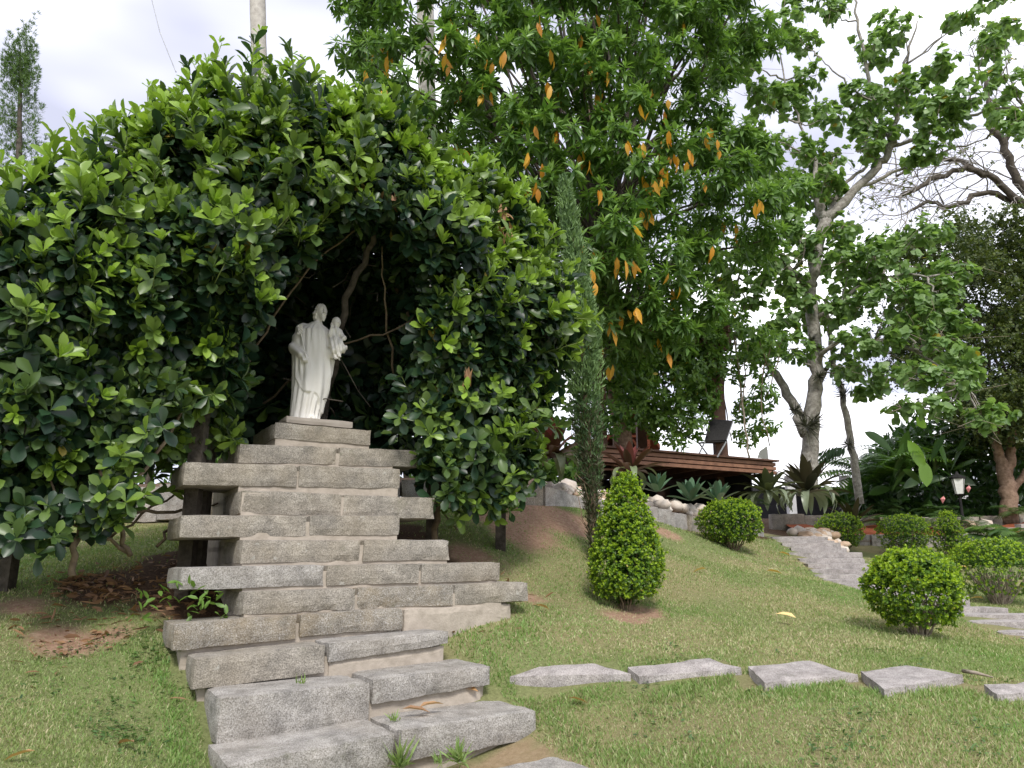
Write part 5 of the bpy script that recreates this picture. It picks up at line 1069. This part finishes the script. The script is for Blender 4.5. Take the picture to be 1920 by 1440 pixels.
# thin cypress behind the cone bush
cyp = thing('thin_cypress', 'slender leaning grey-green cypress with a bare brown foot', 'cypress', ground(1118, 8.0))
cb = ground(1118, 8.0); AX = smoothline([cb - [0, 0, .1], at(1108,900,8), at(1098,760,8), at(1090,620,8), at(1078,480,8), at(1057,338,8)], 8); limb(cyp, AX, [.045, .035, .03, .02, .006], M_BARKB, 'trunk', 7, .1, .006, 2)
cl3 = Leaves(); n = 3600; s = rng.random(n); ai = s * (len(AX) - 1); i0 = np.minimum(ai.astype(int), len(AX) - 2); fr_ = (ai - i0)[:, None]; C0 = AX[i0] * (1 - fr_) + AX[i0 + 1] * fr_
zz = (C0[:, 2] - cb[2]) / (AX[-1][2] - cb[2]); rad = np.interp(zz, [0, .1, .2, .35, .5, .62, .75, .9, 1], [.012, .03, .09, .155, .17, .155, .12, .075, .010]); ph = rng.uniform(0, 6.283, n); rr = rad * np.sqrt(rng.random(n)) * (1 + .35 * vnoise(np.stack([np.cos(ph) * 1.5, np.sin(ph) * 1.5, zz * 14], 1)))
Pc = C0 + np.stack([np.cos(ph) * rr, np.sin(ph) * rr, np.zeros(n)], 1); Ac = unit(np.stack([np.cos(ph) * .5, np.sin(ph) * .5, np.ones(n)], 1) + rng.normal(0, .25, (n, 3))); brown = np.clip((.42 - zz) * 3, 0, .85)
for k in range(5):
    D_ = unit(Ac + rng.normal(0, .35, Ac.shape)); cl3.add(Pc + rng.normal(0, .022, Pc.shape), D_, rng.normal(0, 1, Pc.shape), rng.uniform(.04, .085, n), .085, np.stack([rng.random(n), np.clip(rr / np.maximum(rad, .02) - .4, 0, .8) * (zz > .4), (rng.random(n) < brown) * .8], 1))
for (px0, py0, px1, py1) in ((1100,720,1128,600),(1090,620,1108,560),(1092,560,1072,480)):
    a = at(px0, py0, 7.95); b = at(px1, py1, 7.9); n2 = 420; f = rng.random(n2)[:, None]; Q = a * (1 - f) + b * f + rng.normal(0, .035, (n2, 3)) * (1.2 - f)
    for k in range(4): cl3.add(Q, unit((b - a) + rng.normal(0, .3, Q.shape)), rng.normal(0, 1, Q.shape), rng.uniform(.03, .07, n2), .06, np.stack([rng.random(n2), rng.random(n2) * .6, np.zeros(n2)], 1))
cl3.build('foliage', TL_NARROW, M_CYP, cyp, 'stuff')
for k in range(14):
    a = cb + [0, 0, random.uniform(.1, 1.1)]; e_ = a + np.array([random.uniform(-.28, .1), random.uniform(-.15, .1), random.uniform(.15, .5)]); m_ = MB(); m_.tube([a, (a + e_) / 2 + rng.normal(0, .02, 3), e_], [.008, .005, .002], 4); m_.build('dead_twig', M_BARKB, cyp, True)

# conifer behind the arbor on the left
cn = thing('conifer', 'pointed conifer rising at the left edge behind the arbor', 'conifer', ground(30, 11.5)); cnb = ground(30, 11.5); tipc = at(38, 90, 11.5)
limb(cn, [cnb, cnb * .5 + tipc * .5, tipc], [.14, .09, .01], M_BARKD, 'trunk', 7)
cl4 = Leaves(); ax = tipc - cnb; axl = np.linalg.norm(ax)
for k in range(90):
    f = random.random() ** 1.3 if k else 0.; a_ = random.uniform(0, 6.283); r0 = .62 * f ** .75 * random.uniform(.3, 1); b0 = cnb + ax * (1 - .85 * f) + np.array([math.cos(a_) * r0, math.sin(a_) * r0, -.35]); hgt = random.uniform(.45, .8) if k else 1.0; m_ = 60
    t_ = rng.random(m_); rr = .13 * (1 - t_) ** .7 + .012; ph = rng.uniform(0, 6.283, m_); lean = np.array([math.cos(a_) * .25, math.sin(a_) * .25, 1.])
    Pc = b0 + lean * (t_ * hgt)[:, None] + np.stack([np.cos(ph) * rr, np.sin(ph) * rr, np.zeros(m_)], 1); whorls(cl4, Pc, unit(np.stack([np.cos(ph) * .5, np.sin(ph) * .5, np.ones(m_)], 1)), 6, .085, .8, (.1, .9), 0, (.7, .15))
cl4.build('foliage', TL_NARROW, M_CON, cn, 'stuff')
# leafy shrub at the left edge behind the arbor
ls = thing('background_shrub', 'loose green shrub behind the left side of the arbor', 'shrub', ground(-20, 9.2)); lsl = Leaves()
P, N = blobs_points([(20,560,9.2,60,60,.6),(-40,650,9.2,80,80,.7),(30,760,9.4,50,70,.6),(0,450,9.8,60,50,.6),(-60,800,9.4,70,80,.7),(20,850,9.3,30,30,.4),(60,640,9.6,50,60,.5)], 26, .4); whorls(lsl, P, unit(N + UP * .5), 6, .13, 1., (.5, 1.7), .4, (.5, .05)); lsl.build('foliage', TL_OVAL, M_PERG, ls, 'stuff')
gbx = ground(-10, 9.2); limb(ls, [gbx, gbx + [.05, 0, 1.0], at(0, 650, 9.2)], [.06, .05, .03], M_BARKD, 'stem', 6); limb(ls, [ground(8, 8.6), ground(8, 8.6) + [0, 0, 1.2]], [.05, .04], M_BARKD, 'stem', 6)
bh = thing('background_hedge', 'dark leafy hedge seen through gaps behind the arbor', 'hedge', ground(560, 11.6)); bhl = Leaves()
P, N = blobs_points([(130 + 62 * i + random.uniform(-15, 15), 905 - 62 * j + random.uniform(-15, 15), 11.6 + random.uniform(-.5, .8), 48, 44, .45) for i in range(-9, 16) for j in range(5 + 2 * (i > 12))], 30, .4); whorls(bhl, P, unit(N + UP * .4 + rng.normal(0, .4, N.shape)), 6, .17, 1., (.5, 1.8), .4, (.35, .0)); bhl.build('foliage', TL_OVAL, M_PERG, bh, 'stuff')
for i in range(9):
    b_ = ground(160 + 100 * i, 11.7); limb(bh, [b_, b_ + [random.uniform(-.2, .2), 0, 1.0], b_ + [random.uniform(-.4, .4), 0, 2.0]], [.05, .04, .02], M_BARKD, 'stem', 5)
# overhead wire
wm = MB(); wm.tube([at(275, -40, 7.0), at(300, 60, 6.7), at(330, 135, 6.4)], .006, 5); wo = wm.build('guy_wire', M_STEEL, None); tag(wo, 'thin wire rising out of the arbor crest into the sky', 'wire')

# ------------------------------------------------------------------ far-right planting
hp = thing('heliconia_clump', 'clump of large paddle-shaped dark leaves with two bright yellow-green ones', 'plant', at(1690, 955, 18.2))
def paddle(t, base, tip, w_, mat, tint, sag=.2, face=None):
    base, tip = np.asarray(base), np.asarray(tip); ns = 9; d0 = tip - base; L_ = np.linalg.norm(d0); sdv = unit(np.cross(d0, face if face is not None else rng.normal(0, .5, 3) + [0, -1, .4])); V = []
    for i in range(ns + 1):
        s = i / ns; p = base + d0 * s + UP * (sag * L_ * (math.sin(s * math.pi * .8))) ; wd = w_ * np.interp(s, [0, .28, .34, .5, .75, .93, 1], [.03, .04, .55, .95, 1, .5, .02]) / 2; nrm = unit(np.cross(sdv, d0)); V += [p - sdv * wd + nrm * .25 * wd, p, p + sdv * wd + nrm * .25 * wd]
    T_ = []
    for i in range(ns): b = 3 * i; T_ += [(b, b + 1, b + 4), (b, b + 4, b + 3), (b + 1, b + 2, b + 5), (b + 1, b + 5, b + 4)]
    return add('leaf', mesh_np('leaf', V, T_, np.tile(np.array([tint]), (len(V), 1)), True), mat, t)
for i in range(60):
    px = random.uniform(1650, 1790); b = at(px, 950, random.uniform(17.2, 19.0)); b[2] = random.uniform(2.9, 4.0); tx = px + random.uniform(-80, 80); ty = random.uniform(815, 940); tp = at(tx, ty, b[1] + random.uniform(-.7, .5)); paddle(hp, b, tp, random.uniform(.10, .22), M_BROAD, (random.random(), random.uniform(0, .18), 0), random.uniform(.05, .3))
for a, b in (((1745,905),(1702,828)), ((1728,850),(1738,915)), ((1715,800),(1735,790))):
    paddle(hp, at(*a, 16.9), at(*b, 16.8), .30, M_BROAD, (1, .62, 0), .05, np.array([0, -1., .2]))
ug = Leaves(); n = 9000; px = rng.uniform(1590, 2180, n); py = 985 - 195 * rng.random(n) * np.interp(px, [1590, 1640, 1700, 2200], [.3, .75, 1, 1]); Y = rng.uniform(18.2, 22, n); Pu = np.array([at(a, b, c) for a, b, c in zip(px, py, Y)]); ug.add(Pu, unit(rng.normal(0, 1, (n, 3)) + [0, -.3, -.2]), rng.normal(0, .7, (n, 3)) + [0, -.6, .6], rng.uniform(.16, .36, n), .22, np.stack([rng.random(n), rng.random(n) * .12, np.zeros(n)], 1))
uo = ug.build('undergrowth', TL_OVAL, M_BROAD, None, 'stuff'); uo['label'] = 'dark tangled undergrowth beneath the trees on the right'; uo['category'] = 'undergrowth'
gh = Leaves(); n = 3800; px = rng.uniform(1540, 1690, n); py = rng.uniform(917, 950, n); Pu = np.array([at(a, b, 19 + .8 * random.random()) for a, b in zip(px, py)]); whorls(gh, Pu, np.repeat(UP[None], n, 0) + rng.normal(0, .4, (n, 3)), 3, .09, .7, (.2, 1.2), .2, (.6, .2)); hd_ = gh.build('low_hedge', TL_SMALL, M_FERN, None, 'thing'); tag(hd_, 'low light-green feathery hedge in front of the shed', 'hedge'); hd_['kind'] = 'thing'
def fern(label, base, n_, L0, mat, leafl, yv, name='fern', cat='fern', wide=.13, arch=.9):
    t = thing(name, label, cat, base, 'ferns and leafy plants along the far bed'); base = np.asarray(base)
    for k in range(n_):
        a = k * 2.399 + random.uniform(-.3, .3); h = np.array([math.cos(a), math.sin(a), 0]); el = random.uniform(.5, 1.3); l = L0 * random.uniform(.75, 1.1); m = 15; S_ = np.linspace(.12, 1, m); Q = np.array([base + h * l * s * math.cos(el * .8) + UP * (l * s * math.sin(el) - arch * l * .75 * s * s) for s in S_]); D_ = np.gradient(Q, axis=0); sdv = unit(np.cross(D_, UP)); lv = Leaves(); w_ = leafl * np.sin(np.clip(S_ * 1.05, 0, 1) * math.pi) ** .6 + .02
        for s in (-1, 1): lv.add(Q, unit(sdv * s + unit(D_) * .55 - UP * .15), UP + rng.normal(0, .15, Q.shape), w_, w_ * (wide / .13), np.stack([np.full(m, random.random()), np.full(m, yv * random.random()), np.zeros(m)], 1))
        lv.build('frond', TL_STRIP, mat, t, 'stuff')
FERNS = [(1652,975,17.0,.75,'dark fern nearest the maroon bromeliad in the far bed'),(1690,985,16.8,.7,'fern behind the back-row round bush'),(1735,978,16.9,.85,'grey-green fern between the back-row bush and small cone'),(1790,980,17.0,.9,'arching green fern below the garden lantern'),(1835,985,16.6,.8,'bluish fern just left of the forked brown trunk'),(1660,950,18.0,.7,'fern under the low hedge'),(1760,955,17.8,.8,'fern at the foot of the paddle-leaved clump'),(1905,955,17.0,.8,'fern hiding the foot of the forked brown trunk')]
for px, py, Y, l, lb in FERNS: fern(lb, at(px, py + 12, Y), 13, l, M_FERN, .17, .35)
for px, py, Y, l, lb in [(1855,1010,14.8,.75,'bright spidery plant in front of the forked trunk'),(1915,1015,14.2,.8,'bright spidery plant cut by the right edge')]: fern(lb, at(px, py, Y), 18, l, M_FERN, .26, .9, 'spidery_plant', 'plant', .16, 1.0)
for px, py, Y, lb in [(1630,905,17.6,'arching palm clump with long fronds right of the thin trunk'),(1690,885,18.4,'taller palm-like clump behind the bright paddle leaf'),(1770,880,18.8,'dark palm-like clump left of the forked brown trunk')]: fern(lb, at(px, py, Y), 22, 1.75, M_BROAD, .42, .35, 'palm_clump', 'palm', .15, .75)
fern('dark drooping fern in the bed beneath the deck corner', at(1405, 950, 13.6), 8, .5, M_FERN, .12, .1)
# pink anthurium-like flowers
for px, py, lb in ((1814,918,'single pink flower right of the garden lantern'),(1766,938,'small pale pink flower below the garden lantern'),(1643,653,'')):
    if not lb: continue
    c = at(px, py, 16.9); m_ = MB(); m_.put([c + [.01, 0, -.07], c + [.07, -.02, .03], c + [.03, -.03, .09], c + [-.03, 0, .03], c + [.02, -.05, .02]], [(0, 1, 4), (1, 2, 4), (2, 3, 4), (3, 0, 4)]); o = m_.build('flower', M_PINK, None); tag(o, lb, 'flower', 'pink flowers in the far bed')

# ------------------------------------------------------------------ fallen leaves
FL = [(1325,1072,'y','pale fallen leaf on open lawn above the cone bush, left one of a pair'),(1437,1076,'y','yellow fallen leaf on the lawn left of the garden stair'),(1460,1040,'y','orange fallen leaf at the left edge of the garden stair'),(1591,1034,'y','large yellow fallen leaf below the stair-head bush'),(1640,1142,'y','pale yellow fallen leaf tucked behind the large round bush'),(1691,1038,'y','orange fallen leaf under the back-row round bush'),(1797,1068,'y','pale fallen leaf on the lawn before the twiggy bush'),(1845,1128,'y','yellow fallen leaf below the twiggy bush'),(1760,1053,'y','small fallen leaf on the lawn right of the large round bush'),(1727,1046,'y','small brown fallen leaf near the back-row bush'),(1492,1166,'y','tiny yellow fallen leaf in the middle of the lawn'),
      (248,1406,'d','tan fallen leaf low on the left lawn'),(94,1146,'d','pale dry leaf beside the bare patch on the left'),(1066,1320,'d','dry leaf in the grass by the lower steps'),(64,1425,'d','small rusty dry leaf at the bottom left of the lawn'),(1005,1143,'d','dry leaf beside the long stone on the lawn side')]
def fallen(c, kind, lb, l, yaw):
    tv, tt2 = TL_OVAL; V = tv * [l, l * .8, l]; V[:, 2] = V[:, 2] * 1.6 + .02; m = mesh_np('fallen_leaf', V, tt2, np.tile(np.array([[random.random(), random.random() * (.9 if kind == 'y' else 1), 0]]), (len(V), 1)), True); o = add('fallen_leaf', m, M_FALLEN if kind == 'y' else M_DRYLEAF); o.location = c; o.rotation_euler = (random.uniform(-.35, .35), random.uniform(-.5, .1), yaw); tag(o, lb, 'leaf', 'fallen leaves'); return o
for px, py, kd, lb in FL:
    c = hit(px, py, .03); fallen(c + [0, 0, .015], kd, lb, .17 if kd == 'y' else .12, random.uniform(-.6, .6) + (3.1 if random.random() < .5 else 0))
for (u0, v0, z0, yw, lb) in [(.16,-.93,.80,.1,'curled brown leaf on the second step, left of its neighbour'),(.26,-.95,.803,.6,'curled brown leaf on the second step, right of its neighbour'),(.72,-.80,.835,2.8,'brown leaf near the right end of the second step')]: fallen(st(u0, v0, z0), 'd', lb, .16, yw)
lt_ = Leaves(); n = 900
for c, sg in LITW + [(np.array(st(.2, .9, 0)), .5), (np.array(st(1.3, .6, 0)), .3), (SOILW[0][0], .3)]:
    k = n // 7; x = c[0] + rng.normal(0, sg, k); y = c[1] + rng.normal(0, sg, k); z = height(x, y) + rng.uniform(.0, .03, k); d_ = rng.normal(0, 1, (k, 3)) * [1, 1, .25]; ln_ = rng.uniform(.03, .11, k); lt_.add(np.stack([x, y, z], 1), d_, rng.normal(0, .5, (k, 3)) + [0, 0, .8], ln_, ln_ * rng.uniform(.15, .9, k), np.stack([rng.random(k) * .6, rng.random(k) * .4, np.zeros(k)], 1))
lo_ = lt_.build('leaf_litter', TL_OVAL, M_DRYLEAF, None, 'stuff'); lo_['label'] = 'brown leaf litter and dry bits under the arbor'; lo_['category'] = 'leaf litter'

# ------------------------------------------------------------------ grass
def inpoly(x, y, pts): return poly_sd(np.stack([x, y], 1), np.array(pts)) > 0
def to_uv(x, y): return (x - O3[0]) * U3[0] + (y - O3[1]) * U3[1], (x - O3[0]) * V3[0] + (y - O3[1]) * V3[1]
gL = Leaves()
def grass_zone(n, y0, y1, hgt, wid):
    Y = np.sqrt(rng.uniform(y0 * y0, y1 * y1, n)); a = rng.uniform(-.95, .95, n); x = a * Y; y = Y
    u, v = to_uv(x, y); ok = ~((u > np.interp(v, [-1.5, -.35, -.25, 1.6], [-.855, -.87, -.98, -.98])) & (u < .72) & (v > -1.45) & (v < 1.6)) & ~((u > .7) & (u < .90) & (v > -1.22) & (v < -.70)) & ~((u > .7) & (u < 1.45) & (v > -.05) & (v < .5)) & ~((u > .0) & (u < .84) & (v > -2.) & (v < -1.2)) & ~((u > .0) & (u < .80) & (v > -1.3) & (v < -.2))
    kx = np.interp(x, KL[:, 0], KL[:, 1]); ok &= (y < kx - .05)
    ok &= ~((y > 15.6) & (x > 5))
    if len(TREADS): dt = np.min(np.linalg.norm(np.stack([x, y], 1)[:, None] - TREADS[None] + 0, axis=-1) + 0, axis=1) if n < 60000 else np.min(np.stack([np.maximum(np.abs(x - tx) / .48, np.abs(y - ty) / .22) for tx, ty in TREADS]), 0); ok &= dt > 1.0 if n >= 60000 else dt > .35
    for s_ in STONES: ok &= ~((np.abs(x - s_[0]) < .34) & (np.abs(y - s_[1]) < .14))
    sw, so, li = cover(x, y); ok &= rng.random(n) > so * .80; ok &= rng.random(n) > li * .96
    x, y, sw, so = x[ok], y[ok], sw[ok], so[ok]; m = len(x); z = height(x, y)
    near = np.zeros(m)
    for s_ in STONES: near = np.maximum(near, np.exp(-((x - s_[0]) / .45) ** 2 - ((y - s_[1] + .26) / .12) ** 2))
    uu, vv = to_uv(x, y); near = np.maximum(near, np.exp(-((uu - .98) / .12) ** 2) * (vv < .2)); near = np.maximum(near, .7 * np.exp(-((uu + 1.0) / .08) ** 2) * (vv < 0)); near = np.maximum(near, .8 * np.exp(-((vv + .3) / .15) ** 2) * ((uu > .7) & (uu < 1.5)))
    h_ = hgt * rng.uniform(.55, 1.25, m) * (1 + .9 * near + .35 * vnoise(np.stack([x * 3, y * 3, x * 0], 1))) * (1 - .35 * so)
    D_ = np.stack([rng.normal(0, .55, m), rng.normal(0, .55, m), np.ones(m)], 1)
    p3 = np.stack([x, y, np.zeros(m)], 1); lush = np.clip(fbm(p3 * .9 + 20, 3) * 2 + .35 + near, 0, 1)
    C = np.stack([rng.random(m), np.where(rng.random(m) < (.13 + .62 * sw + .5 * so) * (1 - .6 * near), rng.uniform(.45, 1, m), rng.uniform(0, .18, m)), np.where(rng.random(m) < lush * .6, rng.uniform(.3, .9, m), 0) * (1 - sw * .6)], 1)
    gL.add(np.stack([x, y, z - .004], 1), D_, np.stack([rng.normal(0, 1, m), rng.normal(0, 1, m), np.full(m, .4)], 1), h_, wid, C)
TL_BLADE = (np.array([(0, -.5, 0), (0, .5, 0), (.55, .34, .05), (1, 0, .28)]), np.array([(0, 1, 2), (0, 2, 3)]))
grass_zone(195000, 2.9, 5.4, .023, .0052)
grass_zone(240000, 5.4, 9.5, .025, .0085)
grass_zone(150000, 9.5, 16, .028, .014)
go_ = gL.build('grass', TL_BLADE, M_GRASS, None, 'stuff', smooth=False); go_['label'] = 'short patchy lawn grass with straw-coloured spots'; go_['category'] = 'grass'
wl = Leaves()
for k in range(60):
    c = hit(random.choice([random.uniform(20, 340), random.uniform(1060, 1880)]), random.uniform(1180, 1435), .0); m_ = random.randint(8, 30); x = c[0] + rng.normal(0, .07, m_); y = c[1] + rng.normal(0, .07, m_)
    wl.add(np.stack([x, y, height(x, y) + .012], 1), rng.normal(0, 1, (m_, 3)) * [1, 1, .2] + [0, 0, .2], UP + rng.normal(0, .3, (m_, 3)), rng.uniform(.02, .04, m_), .026, np.stack([rng.random(m_), rng.random(m_) * .5, np.zeros(m_)], 1))
wo_ = wl.build('lawn_weeds', TL_OVAL, M_FERN, None, 'stuff'); wo_['label'] = 'tiny broad-leaved weeds scattered through the turf'; wo_['category'] = 'weeds'
# tufts rooted in the joints of the steps
for (u0, v0, z0, h_, n_, lb) in [(-.33,-.62,.955,.06,18,'tiny grass tuft on the third step'),(.08,-1.0,.775,.06,24,'grass tuft in the joint of the second step'),(.02,-1.26,.60,.15,36,'tall grass tuft in the joint of the lowest step'),(.33,-1.32,.60,.11,44,'dense grass tuft growing below the lowest right-hand block'),(.22,-1.30,.60,.08,20,'small grass tuft left of the dense one below the lowest block')]:
    tf = Leaves(); c = st(u0, v0, z0); tf.add(c + rng.normal(0, .009, (n_, 3)) * [1.4, 1.4, .1], unit(rng.normal(0, .55, (n_, 3)) + [0, 0, .9]), rng.normal(0, 1, (n_, 3)), h_ * rng.uniform(.5, 1.2, n_), .006, np.stack([rng.random(n_), rng.random(n_) * .2, rng.random(n_) * .5], 1)); o = tf.build('grass_tuft', TL_BLADE, M_GRASS, None, None); tag(o, lb, 'grass tuft', 'grass tufts on the steps'); o['kind'] = 'thing'
# weeds and dry trash under the left overhang
wd_ = Leaves()
for k in range(9):
    c = st(random.uniform(-1.15, -.65), random.uniform(-.1, .25), random.uniform(1.32, 1.5)); wd_.add(np.repeat(c[None], 6, 0) + rng.normal(0, .03, (6, 3)), unit(rng.normal(0, 1, (6, 3)) + [0, 0, .2]), UP + rng.normal(0, .5, (6, 3)), .07, .06, np.array([[.8, .35, 0]]))
o = wd_.build('weeds', TL_OVAL, M_PERG, None, 'stuff'); o['label'] = 'small leafy weeds under the left overhang of the steps'; o['category'] = 'weeds'
